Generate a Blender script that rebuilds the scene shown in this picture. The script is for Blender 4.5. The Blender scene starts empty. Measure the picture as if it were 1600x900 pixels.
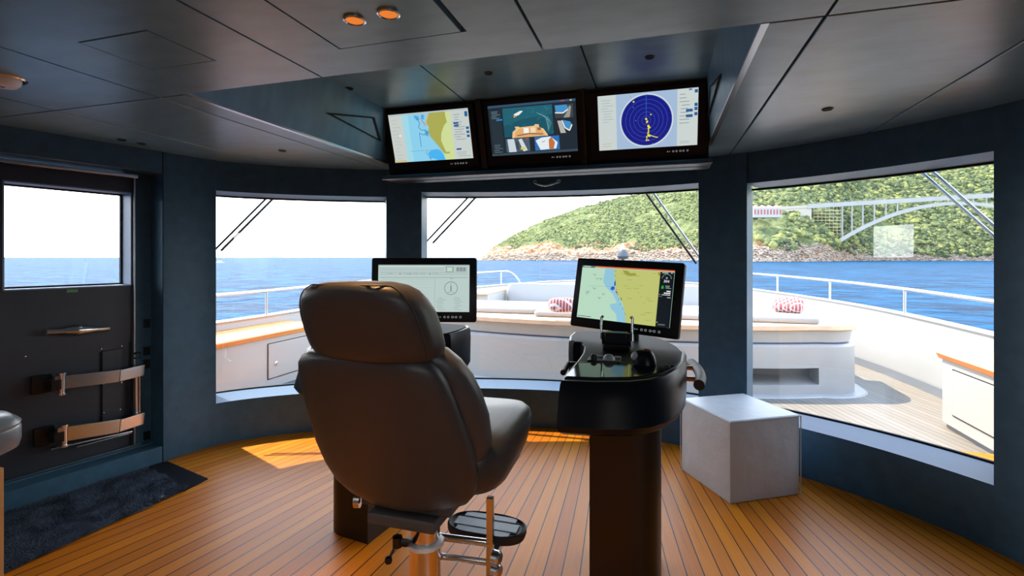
import bpy, bmesh, math, random
from mathutils import Vector, Matrix, noise
random.seed(7)
sc = bpy.context.scene
COL = sc.collection
PI = math.pi

# ------------------------------------------------------------------ camera
FPX, CX, CY, EYE = 770.0, 800.0, 402.0, 1.42
YAW = math.radians(16.6)
FW = Vector((-math.sin(YAW), math.cos(YAW), 0)); RT = Vector((math.cos(YAW), math.sin(YAW), 0))
cam_d = bpy.data.cameras.new('camera'); cam = bpy.data.objects.new('camera', cam_d); COL.objects.link(cam)
cam.location = (0, 0, EYE); cam.rotation_euler = (PI / 2, 0, YAW)
cam_d.sensor_width = 36; cam_d.lens = FPX / 1600 * 36; cam_d.shift_y = (CY - 450) / 1600
cam_d.clip_start = 0.05; cam_d.clip_end = 30000
sc.camera = cam
# ------------------------------------------------------------------ view, world, sun
sc.view_settings.view_transform = 'Standard'; sc.view_settings.look = 'None'
sc.view_settings.exposure = 0.65; sc.view_settings.gamma = 1.0; sc.view_settings.use_curve_mapping = False
sc.cycles.use_denoising = True; sc.cycles.max_bounces = 10; sc.cycles.diffuse_bounces = 6
sc.cycles.glossy_bounces = 5; sc.cycles.transparent_max_bounces = 16; sc.cycles.transmission_bounces = 6
sc.cycles.sample_clamp_indirect = 8; sc.cycles.caustics_reflective = False; sc.cycles.caustics_refractive = False
SKY = 5.0
w = bpy.data.worlds.new('sky'); sc.world = w; w.use_nodes = True
nt = w.node_tree; nt.nodes.clear()
wo = nt.nodes.new('ShaderNodeOutputWorld'); bg = nt.nodes.new('ShaderNodeBackground')
tc = nt.nodes.new('ShaderNodeTexCoord'); sx = nt.nodes.new('ShaderNodeSeparateXYZ'); cr = nt.nodes.new('ShaderNodeValToRGB')
nt.links.new(tc.outputs['Generated'], sx.inputs[0]); nt.links.new(sx.outputs['Z'], cr.inputs[0])
e = cr.color_ramp.elements
e[0].position = 0.0; e[0].color = (0.72, 0.80, 0.86, 1)
e[1].position = 1.0; e[1].color = (0.20, 0.30, 0.50, 1)
for p, c in ((0.03, (0.80, 0.84, 0.86, 1)), (0.25, (0.80, 0.84, 0.88, 1)), (0.5, (0.55, 0.66, 0.80, 1)), (0.75, (0.25, 0.38, 0.62, 1))):
    k = e.new(p); k.color = c
nt.links.new(cr.outputs[0], bg.inputs[0]); bg.inputs[1].default_value = SKY
nt.links.new(bg.outputs[0], wo.inputs[0])
sund = bpy.data.lights.new('sun', 'SUN'); sund.energy = 7.5; sund.angle = 0.009; sund.color = (1, 0.90, 0.72)
sun = bpy.data.objects.new('sun', sund); COL.objects.link(sun)
SUNV = Vector((-0.50, 0.20, 0.90)).normalized()      # towards the sun: high, to port and a little ahead
sun.rotation_euler = SUNV.to_track_quat('Z', 'Y').to_euler(); sun.location = (-20, 10, 40)

# ------------------------------------------------------------------ geometry helpers
def ray(px, py): return FW + RT * ((px - CX) / FPX) + Vector((0, 0, -(py - CY) / FPX))
EYEP = Vector((0, 0, EYE))
def at_d(px, py, d): return EYEP + ray(px, py) * d
def on_z(px, py, z):
    r = ray(px, py); return EYEP + r * ((z - EYE) / r.z)
def on_pl(px, py, p, n):
    r = ray(px, py); return EYEP + r * ((Vector(p) - EYEP).dot(n) / r.dot(n))
def pix(p):
    q = Vector(p) - EYEP; d = q.dot(FW); return CX + FPX * q.dot(RT) / d, CY - FPX * q.z / d

def tag(o, label=None, cat=None, group=None, kind=None):
    if label: o['label'] = label
    if cat: o['category'] = cat
    if group: o['group'] = group
    if kind: o['kind'] = kind
    return o
def empty(name, loc, rz=0, label=None, cat=None, group=None, kind=None):
    o = bpy.data.objects.new(name, None); COL.objects.link(o); o.location = loc; o.rotation_euler = (0, 0, rz)
    o.empty_display_size = 0.1
    return tag(o, label, cat, group, kind)
def basis(o): return Matrix.Translation(o.location) @ o.rotation_euler.to_matrix().to_4x4()
def world_of(o):
    m = basis(o)
    while o.parent: o = o.parent; m = basis(o) @ m
    return m

class MB:
    def __init__(s): s.v = []; s.f = []; s.m = []; s.cur = 0
    def add(s, vs, fs):
        b = len(s.v); s.v += [Vector(v) for v in vs]
        for f in fs: s.f.append([b + i for i in f]); s.m.append(s.cur)
        return s
    def box(s, x0, y0, z0, x1, y1, z1):
        return s.prism([(x0, y0), (x1, y0), (x1, y1), (x0, y1)], z0, z1)
    def obox(s, c, ax, ay, az, hx, hy, hz):
        c = Vector(c); vs = []
        for k in (-1, 1):
            for i, j in ((-1, -1), (1, -1), (1, 1), (-1, 1)): vs.append(c + Vector(ax) * hx * i + Vector(ay) * hy * j + Vector(az) * hz * k)
        return s.add(vs, [(3, 2, 1, 0), (4, 5, 6, 7), (0, 1, 5, 4), (1, 2, 6, 5), (2, 3, 7, 6), (3, 0, 4, 7)])
    def prism(s, pts, z0, z1):
        return s.loft([[(p[0], p[1], z0) for p in pts], [(p[0], p[1], z1) for p in pts]])
    def loft(s, rings, cap0=True, cap1=True, closed=True):
        n = len(rings[0]); vs = [p for r in rings for p in r]; fs = []
        for a in range(len(rings) - 1):
            for i in range(n if closed else n - 1):
                j = (i + 1) % n; fs.append((a * n + i, a * n + j, (a + 1) * n + j, (a + 1) * n + i))
        if cap0: fs.append(tuple(reversed(range(n))))
        if cap1: fs.append(tuple(range((len(rings) - 1) * n, len(rings) * n)))
        return s.add(vs, fs)
    def tube(s, path, r, n=12, caps=True, close=False):
        P = [Vector(p) for p in path]; R = r if isinstance(r, (list, tuple)) else [r] * len(P)
        rings = []; up = None
        for i, p in enumerate(P):
            if close: t = P[(i + 1) % len(P)] - P[i - 1]
            else: t = P[min(i + 1, len(P) - 1)] - P[max(i - 1, 0)]
            t.normalize()
            if up is None: up = Vector((0, 0, 1)) if abs(t.z) < .9 else Vector((1, 0, 0))
            a = t.cross(up).normalized(); b = a.cross(t).normalized(); up = b
            rings.append([p + (a * math.cos(q) + b * math.sin(q)) * R[i] for q in [2 * PI * k / n for k in range(n)]])
        if close: rings.append(rings[0]); return s.loft(rings, False, False)
        return s.loft(rings, caps, caps)
    def lathe(s, prof, c=(0, 0, 0), ax=(0, 0, 1), n=24):
        c = Vector(c); az = Vector(ax).normalized(); a = az.orthogonal().normalized(); b = az.cross(a)
        rings = [[c + az * h + (a * math.cos(2 * PI * k / n) + b * math.sin(2 * PI * k / n)) * max(r, 1e-5) for k in range(n)] for r, h in prof]
        return s.loft(rings)
    def poly(s, pts): return s.add(pts, [tuple(range(len(pts)))])
    def build(s, name, mats, parent=None, smooth=False, bevel=0, seg=2, sub=0, world=True, base=None, weld=False, ang=40):
        if not isinstance(mats, (list, tuple)): mats = [mats]
        me = bpy.data.meshes.new(name)
        o = bpy.data.objects.new(name, me); COL.objects.link(o)
        V = s.v
        if parent is not None:
            o.parent = parent
            if world: inv = world_of(parent).inverted(); V = [inv @ v for v in V]
        elif world:
            if base is None:
                xs = [v.x for v in V]; ys = [v.y for v in V]; zs = [v.z for v in V]
                base = Vector(((min(xs) + max(xs)) / 2, (min(ys) + max(ys)) / 2, min(zs)))
            base = Vector(base); o.location = base; V = [v - base for v in V]
        me.from_pydata([tuple(v) for v in V], [], s.f)
        for m in mats: me.materials.append(m)
        for p, mi in zip(me.polygons, s.m): p.material_index = mi; p.use_smooth = smooth
        bm = bmesh.new(); bm.from_mesh(me)
        if weld: bmesh.ops.remove_doubles(bm, verts=bm.verts, dist=1e-5)
        bmesh.ops.recalc_face_normals(bm, faces=bm.faces); bm.to_mesh(me); bm.free()
        if smooth: me.set_sharp_from_angle(angle=math.radians(ang))
        if bevel:
            b = o.modifiers.new('bevel', 'BEVEL'); b.width = bevel; b.segments = seg; b.limit_method = 'ANGLE'; b.angle_limit = math.radians(35)
            for p in me.polygons: p.use_smooth = True
            me.set_sharp_from_angle(angle=math.radians(180))
            wn = o.modifiers.new('normals', 'WEIGHTED_NORMAL'); wn.keep_sharp = True
        if sub:
            q = o.modifiers.new('subdivision', 'SUBSURF'); q.levels = sub; q.render_levels = sub
            for p in me.polygons: p.use_smooth = True
        return o

def catmull(P, n=8):
    P = [Vector(p) for p in P]; out = []
    for i in range(len(P) - 1):
        a = P[i - 1] if i else P[0] * 2 - P[1]; b = P[i]; c = P[i + 1]; d = P[i + 2] if i + 2 < len(P) else P[-1] * 2 - P[-2]
        for k in range(n):
            t = k / n
            out.append(0.5 * (2 * b + (c - a) * t + (2 * a - 5 * b + 4 * c - d) * t * t + (3 * b - a - 3 * c + d) * t ** 3))
    return out + [P[-1]]
def superring(cx, cy, z, wx, wy, n=3.2, k=32, f=None):
    out = []
    for i in range(k):
        t = 2 * PI * i / k; c, s_ = math.cos(t), math.sin(t)
        x = math.copysign(abs(c) ** (2 / n), c) * wx; y = math.copysign(abs(s_) ** (2 / n), s_) * wy
        p = Vector((cx + x, cy + y, z))
        out.append(f(p, x / wx) if f else p)
    return out
def rrect(x0, y0, x1, y1, r, k=6):
    out = []
    for cx, cy, a in ((x1 - r, y1 - r, 0), (x0 + r, y1 - r, 90), (x0 + r, y0 + r, 180), (x1 - r, y0 + r, 270)):
        for i in range(k + 1):
            t = math.radians(a + 90 * i / k); out.append((cx + r * math.cos(t), cy + r * math.sin(t)))
    return out

# ------------------------------------------------------------------ materials
def srgb(r, g, b):
    f = lambda c: (c / 255 / 12.92) if c / 255 <= .04045 else ((c / 255 + .055) / 1.055) ** 2.4
    return (f(r), f(g), f(b), 1)
MATS = {}
def mat(name, col, rough=.5, metal=0, spec=.5, bump=None, var=None, coat=0, emit=None, sheen=0):
    if name in MATS: return MATS[name]
    m = bpy.data.materials.new(name); m.use_nodes = True; nt = m.node_tree; b = nt.nodes['Principled BSDF']
    if len(col) == 3: col = srgb(*col)
    b.inputs['Base Color'].default_value = col; b.inputs['Roughness'].default_value = rough
    b.inputs['Metallic'].default_value = metal; b.inputs['Specular IOR Level'].default_value = spec
    b.inputs['Coat Weight'].default_value = coat; b.inputs['Sheen Weight'].default_value = sheen
    if emit: b.inputs['Emission Color'].default_value = col; b.inputs['Emission Strength'].default_value = emit
    L = nt.links.new
    if bump or var:
        t = nt.nodes.new('ShaderNodeTexCoord')
    if var:   # (scale, amount, stretch)
        n = nt.nodes.new('ShaderNodeTexNoise'); n.inputs['Scale'].default_value = var[0]; n.inputs['Detail'].default_value = 6
        mp = nt.nodes.new('ShaderNodeMapping'); mp.inputs['Scale'].default_value = var[2] if len(var) > 2 else (1, 1, 1)
        L(t.outputs['Object'], mp.inputs[0]); L(mp.outputs[0], n.inputs['Vector'])
        mr = nt.nodes.new('ShaderNodeMapRange'); mr.inputs[1].default_value = .3; mr.inputs[2].default_value = .7
        mr.inputs[3].default_value = 1 - var[1]; mr.inputs[4].default_value = 1 + var[1]; L(n.outputs[0], mr.inputs[0])
        mx = nt.nodes.new('ShaderNodeVectorMath'); mx.operation = 'SCALE'; mx.inputs[0].default_value = col[:3]
        L(mr.outputs[0], mx.inputs['Scale']); L(mx.outputs[0], b.inputs['Base Color'])
    if bump:  # (scale, strength, distance)
        n = nt.nodes.new('ShaderNodeTexNoise'); n.inputs['Scale'].default_value = bump[0]; n.inputs['Detail'].default_value = 4
        L(t.outputs['Object'], n.inputs['Vector'])
        bp = nt.nodes.new('ShaderNodeBump'); bp.inputs['Strength'].default_value = bump[1]; bp.inputs['Distance'].default_value = bump[2] if len(bump) > 2 else .01
        L(n.outputs[0], bp.inputs['Height']); L(bp.outputs[0], b.inputs['Normal'])
    MATS[name] = m; return m
WALL = mat('slate_wall', (60, 94, 116), .45, spec=.3, var=(14, .12), bump=(60, .1, .002))
CEIL = mat('leather_ceiling', (98, 142, 168), .33, spec=.8, var=(5, .16, (1, 2.2, 1)), bump=(9, .10, .01))
BLACKGAP = mat('dark_gap', (8, 9, 11), .8)
DOORM = mat('door_paint', (40, 47, 56), .45, var=(8, .1))
CONS = mat('console_black', (13, 19, 28), .32, spec=.16)
COLM = mat('column_black', (20, 19, 19), .35, spec=.5)
GLOSS = mat('gloss_black', (14, 22, 30), .10, spec=.35)
BEZEL = mat('bezel_black', (14, 17, 22), .45, spec=.3)
CHROME = mat('chrome', (215, 218, 222), .2, metal=1)
STEEL = mat('brushed_steel', (196, 198, 200), .28, metal=1)
DARKMET = mat('dark_metal', (60, 62, 66), .3, metal=1)
LEATHER = mat('grey_leather', (54, 53, 55), .40, spec=.4, bump=(350, .12, .002), var=(5, .08))
LEATHER2 = mat('grey_leather_front', (62, 63, 66), .40, spec=.4, bump=(350, .12, .002))
SEAM = mat('seam_thread', (48, 46, 46), .6)
POUF = mat('white_vinyl', (196, 200, 206), .42, spec=.45, bump=(7, .35, .02), var=(6, .05))
RUG = mat('charcoal_shag', (78, 88, 104), .95, spec=.1)
MATM = mat('dark_mat', (34, 36, 40), .95, spec=.1, bump=(260, .8, .01))
GEL = mat('white_gelcoat', (168, 167, 164), .3, spec=.4, var=(2, .02))
GREYG = mat('grey_trim', (120, 126, 134), .4)
BLUEG = mat('blue_stripe', (60, 86, 120), .4)
CUSH = mat('white_cushion', (160, 160, 160), .8, spec=.2, bump=(40, .2, .004))
RUBBER = mat('black_rubber', (24, 26, 30), .6)
GREYPL = mat('grey_plastic', (150, 154, 160), .45)
WHITEPL = mat('white_plastic', (225, 228, 230), .35)
AMBER = mat('amber_lamp', (205, 110, 28), .5, emit=.7)
GREENL = mat('green_label', (90, 150, 90), .6)
def emis(name, col, s=1.0):
    if name in MATS: return MATS[name]
    m = bpy.data.materials.new(name); m.use_nodes = True; nt = m.node_tree; b = nt.nodes['Principled BSDF']
    b.inputs['Base Color'].default_value = (0.01, 0.01, 0.01, 1); b.inputs['Roughness'].default_value = .25
    b.inputs['Emission Color'].default_value = srgb(*col); b.inputs['Emission Strength'].default_value = s
    MATS[name] = m; return m

def glass_mat(name, tint=(1, 1, 1), refl=1.0):
    m = bpy.data.materials.new(name); m.use_nodes = True; nt = m.node_tree; nt.nodes.clear(); L = nt.links.new
    o = nt.nodes.new('ShaderNodeOutputMaterial'); mx = nt.nodes.new('ShaderNodeMixShader')
    tr = nt.nodes.new('ShaderNodeBsdfTransparent'); tr.inputs[0].default_value = (*tint, 1)
    gl = nt.nodes.new('ShaderNodeBsdfGlossy'); gl.inputs['Roughness'].default_value = 0.0
    fr = nt.nodes.new('ShaderNodeFresnel'); fr.inputs[0].default_value = 1.5
    ge = nt.nodes.new('ShaderNodeNewGeometry'); io = nt.nodes.new('ShaderNodeMapRange'); io.inputs[3].default_value = 1.5; io.inputs[4].default_value = 1 / 1.5
    L(ge.outputs['Backfacing'], io.inputs[0]); L(io.outputs[0], fr.inputs[0])
    mu = nt.nodes.new('ShaderNodeMath'); mu.operation = 'MULTIPLY'; mu.inputs[1].default_value = refl
    L(fr.outputs[0], mu.inputs[0]); L(mu.outputs[0], mx.inputs[0]); L(tr.outputs[0], mx.inputs[1]); L(gl.outputs[0], mx.inputs[2]); L(mx.outputs[0], o.inputs[0])
    return m
GLASS = glass_mat('window_glass', refl=1.5)

def plank_mat(name, c_lo, c_hi, caulk, width, gap, mode, rough=.3, seed=0, spec=.5, ang=0, grain=.25):
    """planks running forward; mode 'fan': they draw together towards the bow"""
    m = bpy.data.materials.new(name); m.use_nodes = True; nt = m.node_tree; L = nt.links.new; b = nt.nodes['Principled BSDF']
    N = nt.nodes.new
    def math_(op, a, b_=None, c=None):
        n = N('ShaderNodeMath'); n.operation = op
        for i, v in enumerate((a, b_, c)):
            if v is None: continue
            if isinstance(v, (int, float)): n.inputs[i].default_value = v
            else: L(v, n.inputs[i])
        return n.outputs[0]
    g = N('ShaderNodeNewGeometry'); s = N('ShaderNodeSeparateXYZ'); L(g.outputs['Position'], s.inputs[0])
    X, Y = s.outputs[0], s.outputs[1]
    if mode == 'fan':
        u = math_('DIVIDE', math_('MULTIPLY', math_('ADD', X, .82), 6.7), math_('SUBTRACT', 9.0, Y))
    elif mode == 'deck':   # port and starboard halves lie at an angle to the centre line
        u = math_('ADD', math_('MULTIPLY', math_('ABSOLUTE', math_('ADD', X, .85)), math.cos(ang)), math_('MULTIPLY', Y, math.sin(ang)))
    else:
        u = X if mode == 'x' else Y
    u = math_('DIVIDE', u, width)
    idx = math_('FLOOR', u); fr = math_('FRACT', u)
    line = math_('LESS_THAN', fr, gap)
    wn = N('ShaderNodeTexWhiteNoise'); wn.noise_dimensions = '1D'; L(math_('ADD', idx, seed), wn.inputs['W'])
    cv = N('ShaderNodeCombineXYZ'); L(math_('MULTIPLY', u, 2.2), cv.inputs[0]); L(math_('MULTIPLY', Y if mode != 'y' else X, .7), cv.inputs[1]); L(idx, cv.inputs[2])
    no = N('ShaderNodeTexNoise'); no.inputs['Scale'].default_value = 3; no.inputs['Detail'].default_value = 6; L(cv.outputs[0], no.inputs['Vector'])
    cv2 = N('ShaderNodeCombineXYZ'); L(math_('MULTIPLY', u, 14), cv2.inputs[0]); L(math_('MULTIPLY', Y if mode != 'y' else X, 1.2), cv2.inputs[1])
    n2 = N('ShaderNodeTexNoise'); n2.inputs['Scale'].default_value = 2; n2.inputs['Detail'].default_value = 4; L(cv2.outputs[0], n2.inputs['Vector'])
    f = math_('ADD', math_('MULTIPLY', wn.outputs['Value'], .45), math_('ADD', math_('MULTIPLY', no.outputs[0], .4), math_('MULTIPLY', math_('SUBTRACT', n2.outputs[0], .5), grain * 4)))
    mc = N('ShaderNodeMix'); mc.data_type = 'RGBA'; mc.clamp_factor = True
    L(f, mc.inputs[0]); mc.inputs[6].default_value = srgb(*c_lo); mc.inputs[7].default_value = srgb(*c_hi)
    m2 = N('ShaderNodeMix'); m2.data_type = 'RGBA'; L(line, m2.inputs[0]); L(mc.outputs[2], m2.inputs[6]); m2.inputs[7].default_value = srgb(*caulk)
    L(m2.outputs[2], b.inputs['Base Color']); b.inputs['Roughness'].default_value = rough; b.inputs['Specular IOR Level'].default_value = spec
    MATS[name] = m; return m
FLOORM = plank_mat('teak_floor', (186, 96, 10), (236, 144, 24), (26, 20, 18), .0785, .075, 'fan', rough=.42, spec=.22)
DECKM = plank_mat('weathered_teak_deck', (118, 110, 98), (140, 132, 120), (58, 54, 50), .07, .08, 'deck', rough=.6, ang=.26, spec=.3)
TEAK = mat('varnished_teak', (206, 128, 58), .3, var=(9, .18, (1, .15, 1)))
TEAKP = mat('pale_teak', (214, 180, 148), .5, var=(9, .1, (1, .15, 1)))

# ================================================================== ROOM
ZC, ZS = 2.15, .31
ZR = 2.52
INNER = catmull([(-3.31, 2.59, 0), (-3.21, 2.925, 0), (-3.0, 3.17, 0), (-2.65, 3.42, 0), (-2.1, 3.69, 0), (-1.6, 3.87, 0), (-.98, 4.0, 0), (-.4, 4.03, 0),
                 (.14, 3.93, 0), (.55, 3.78, 0), (.90, 3.58, 0), (1.25, 3.30, 0), (1.57, 2.94, 0), (1.66, 2.78, 0)], 10)
def offset(P, o):
    out = []
    for i, p in enumerate(P):
        t = (P[min(i + 1, len(P) - 1)] - P[max(i - 1, 0)]).normalized(); out.append(p + Vector((-t.y, t.x, 0)) * o)
    return out
OUTER = offset(INNER, .33)
OUTER = [p + (p - OUTER[-2]) * 0 for p in OUTER]
def at_px(P, px):
    q = [pix((p.x, p.y, 1))[0] for p in P]
    for i in range(len(P) - 1):
        if q[i] <= px <= q[i + 1]: return i + (px - q[i]) / max(q[i + 1] - q[i], 1e-6)
    if px < q[0]: return 0.0
    return len(P) - 1.0
def seg(P, a, b):
    """the stretch of polyline P between parameters a and b"""
    L_ = lambda t: P[int(t)].lerp(P[min(int(t) + 1, len(P) - 1)], t - int(t))
    return [L_(a)] + [P[i] for i in range(int(a) + 1, int(math.ceil(b)))] + [L_(b)]
def band(mb, A, B, z0, z1):
    """solid between two plan polylines of equal use; A inner, B outer"""
    mb.prism([(p.x, p.y) for p in A] + [(p.x, p.y) for p in reversed(B)], z0, z1); return mb

wf = empty('wall_front', (-.85, 4.0, 0), kind='structure')
END = len(INNER) - 1.0
BEG = 0.0
# curved solid bands are made of short wedges, so concave outlines stay sound
def curved(mb, a, b, z0, z1, P=INNER, Q=OUTER, ext=0.0):
    ts = [a] + [float(i) for i in range(int(a) + 1, int(math.ceil(b)))] + [b]
    L_ = lambda C, t: C[int(t)].lerp(C[min(int(t) + 1, len(C) - 1)], t - int(t))
    rings = []
    for t in ts:
        p, q = L_(P, t), L_(Q, t); q = q + (q - p).normalized() * ext
        rings.append([(p.x, p.y, z0), (q.x, q.y, z0), (q.x, q.y, z1), (p.x, p.y, z1)])
    mb.loft(rings); return mb
ti = lambda px: at_px(INNER, px)
to = lambda px: at_px(OUTER, px)
WIN = [(337, 604, 330, 601, 1.925), (659, 1092, 668, 1096, 1.97), (1168, 1555, 1175, 1556, 1.935)]
curved(MB(), BEG, END, 0, ZS, ext=.04).build('sill_wall', WALL, wf, smooth=True, ang=30)
m = MB(); curved(m, BEG, END, ZS, ZS + .004, ext=-.02); m.build('sill_sky_tint', mat('sky_tint_paint', (58, 88, 118), .5, spec=.25), wf, smooth=True, ang=30)  # bluer colour stands in for sky reflected on the sill tops
# skirting shadow gap line under the sills
for a, b, oa, ob, zh in WIN:
    m = MB(); curved(m, max(ti(a) - .3, 0), min(ti(b) + .3, END), zh, ZC + .12, ext=.04); m.build('header', WALL, wf, smooth=True, ang=30)
PIN = offset(INNER, -.012)
pil = [(BEG, ti(337), BEG, to(331)), (ti(604), ti(659), to(600), to(667)), (ti(1092), ti(1168), to(1097), to(1174)), (ti(1555), END, to(1557), END)]
for a, b, oa, ob in pil:
    A = seg(PIN, a, b); B = [p + Vector((0, .0, 0)) for p in seg(offset(INNER, .37), min(oa, END), min(ob, END))]
    m = MB(); m.prism([(p.x, p.y) for p in A] + [(p.x, p.y) for p in reversed(B)], 0, ZC + .12)
    m.build('pillar', WALL, wf, bevel=.004)
for i, (a, b, oa, ob, zh) in enumerate(WIN):
    ta, tb = max(to(oa) - .15, 0), min(to(ob) + .15, END)
    ra, rb = offset(INNER, .325), offset(INNER, .345)
    m = MB()
    curved(m, ta, tb, ZS - .002, ZS + .012, P=ra, Q=rb); curved(m, ta, tb, zh - .012, zh + .002, P=ra, Q=rb)
    fr = m.build('window_%d' % (i + 1), BLACKGAP); tag(fr, kind='structure')
    g = MB(); curved(g, ta, tb, ZS + .01, zh - .01, P=offset(INNER, .332), Q=offset(INNER, .338)); g.build('glass', GLASS, fr, smooth=True, ang=30)

# ---- left side: door recess and wall; local axes u (forward along the wall), n (outboard)
O3 = on_z(254, 723, 0); U3 = Vector((math.sin(math.radians(13.7)), math.cos(math.radians(13.7)), 0)); N3 = Vector((-U3.y, U3.x, 0))
Z3 = Vector((0, 0, 1))
def D(u, n, z): return O3 + U3 * u + N3 * n + Z3 * z
def dpx(px, py, n):
    p = on_pl(px, py, D(0, n, 0), N3) - O3; return p.dot(U3), p.z
def dbox(mb, u0, u1, n0, n1, z0, z1):
    return mb.obox(D((u0 + u1) / 2, (n0 + n1) / 2, (z0 + z1) / 2), U3, N3, Z3, abs(u1 - u0) / 2, abs(n1 - n0) / 2, abs(z1 - z0) / 2)
UD = -1.35
wl = empty('wall_left', O3, kind='structure')
m = MB(); dbox(m, UD, 0, 0, .36, 2.0, ZC + .12); m.build('header', WALL, wl, bevel=.004)
m = MB(); dbox(m, -.10, 0.002, .16, .36, 0, 2.0); m.build('door_jamb', WALL, wl)
m = MB(); dbox(m, UD, UD - .08, 0, .36, 0, ZC + .12); m.build('pillar', WALL, wl)
m = MB(); q0 = D(0, 0, 0); q1 = INNER[0]
m.prism([(q0.x, q0.y), (q1.x + .002, q1.y), (OUTER[0].x, OUTER[0].y), (D(0, .37, 0).x, D(0, .37, 0).y)], 0, ZC + .12); m.build('corner_post', WALL, wl)
# aft part of the left wall with a side window, out of the picture, that the front glass mirrors
m = MB(); wu0, wu1 = -2.25, -1.50
dbox(m, -5.6, UD - .08, .0, .2, 0, 1.3); dbox(m, -5.6, UD - .08, 0, .2, 1.93, ZC + .12)
dbox(m, wu1, UD - .08, 0, .2, 1.3, 1.93); dbox(m, -5.6, wu0, 0, .2, 1.3, 1.93); m.build('side_panel', WALL, wl)
m = MB(); dbox(m, wu0, wu1, .09, .1, 1.3, 1.93); g = m.build('window_4', GLASS); tag(g, kind='structure')

# door
d1 = empty('door_1', D(-.6, .2, .1), kind='structure')
NL = .17
u_r, zt = dpx(205, 300, NL); u_l, _ = dpx(5, 283, NL); _, zt2 = dpx(5, 284, NL); _, zb = dpx(205, 444, NL); _, zb2 = dpx(5, 456, NL)
zt = (zt + zt2) / 2; zb = (zb + zb2) / 2
u1 = -.085; u0 = UD + .02; z0, z1 = .125, 1.985
m = MB(); dbox(m, u0, u_l, NL, NL + .1, z0, z1); dbox(m, u_r, u1, NL, NL + .1, z0, z1); dbox(m, u_l, u_r, NL, NL + .1, zt, z1); dbox(m, u_l, u_r, NL, NL + .1, .84, zb)
dbox(m, u_l, u_r, NL + .012, NL + .1, z0, .84)
m.build('door_leaf', DOORM, d1)
NG = NL + .05
while pix(D(u_r, NG, 1.5))[0] > 191.5 and NG < NL + .5: NG += .005
REV = mat('window_reveal', (120, 140, 168), .5)
m = MB()
for a in ((u_l - .004, u_l + .004, zb, zt), (u_r - .004, u_r + .004, zb, zt), (u_l, u_r, zb - .004, zb + .004), (u_l, u_r, zt - .004, zt + .004)):
    dbox(m, a[0], a[1], NL - .004, NG + .01, a[2], a[3])
m.build('window_reveal', REV, d1)
m = MB(); dbox(m, u_l, u_r, NG, NG + .006, zb, zt); m.build('glass', GLASS, d1)
m = MB(); r_ = .014
dbox(m, u_l, u_r, NG - .01, NG + .012, zb + .003, zb + r_); dbox(m, u_l, u_r, NG - .01, NG + .012, zt - r_, zt - .003); dbox(m, u_r - r_, u_r - .003, NG - .01, NG + .012, zb, zt); dbox(m, u_l + .003, u_l + r_, NG - .01, NG + .012, zb, zt)
m.build('window_gasket', BLACKGAP, d1)
# threshold box on the floor
m = MB(); dbox(m, UD, -.001, 0, .17, 0, .115); dbox(m, UD, -.001, .12, .36, 0, .125); th = m.build('door_threshold', WALL, d1, bevel=.004)
m = MB(); dbox(m, UD, -.06, .150, .162, .115, .128); m.build('threshold_strip', STEEL, th)
# top rail under the header
m = MB(); dbox(m, UD, -.12, .06, .12, 1.955, 1.975); m.build('top_track', STEEL, d1, bevel=.003)
m = MB(); m.tube([D(-.105, .15, .13), D(-.105, .15, 1.98)], .006); m.build('edge_rod', STEEL, d1)
# handle
hu, hz = dpx(121, 516, NL - .03)
m = MB()
for s in (-1, 1):
    a, b = dpx(121 + s * 49, 516 - s * 3, NL - .045)
    m.tube([D(hu, NL - .035, hz), D(hu + (a - hu) * .35, NL - .04, hz + (b - hz) * .35), D(hu + (a - hu) * .5, NL - .045, hz + (b - hz) * .5), D(a, NL - .045, b)], [.034, .026, .018, .019], 12)
h = m.build('door_handle', CHROME, d1, smooth=True)
m = MB(); m.lathe([(.0, 0), (.036, 0), (.036, .04), (.024, .062), (0, .064)], D(hu, NL, hz), -N3); m.build('handle_boss', CHROME, h, smooth=True)
# label under the window
a, z = dpx(113, 454.5, NL - .001)
m = MB(); dbox(m, a - .028, a + .028, NL - .003, NL + .001, z - .009, z + .009); m.build('label_plate', GREENL, d1)
# upright cover strip and seam on the lower half
a0, _ = dpx(160, 600, NL - .004); a1, _ = dpx(190, 600, NL - .004)
m = MB(); dbox(m, a0, a1, NL - .006, NL + .02, .30, .80); m.build('cover_strip', DOORM, d1, bevel=.002)
m = MB()
for px, py in ((40, 557), (158, 545), (190, 541), (162, 600), (190, 598), (162, 645), (188, 640)):
    a, z = dpx(px, py, NL - .008); m.lathe([(0, 0), (.005, 0), (.004, .003), (0, .004)], D(a, NL - .006, z), -N3, 10)
m.build('screw', CHROME, d1)
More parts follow.
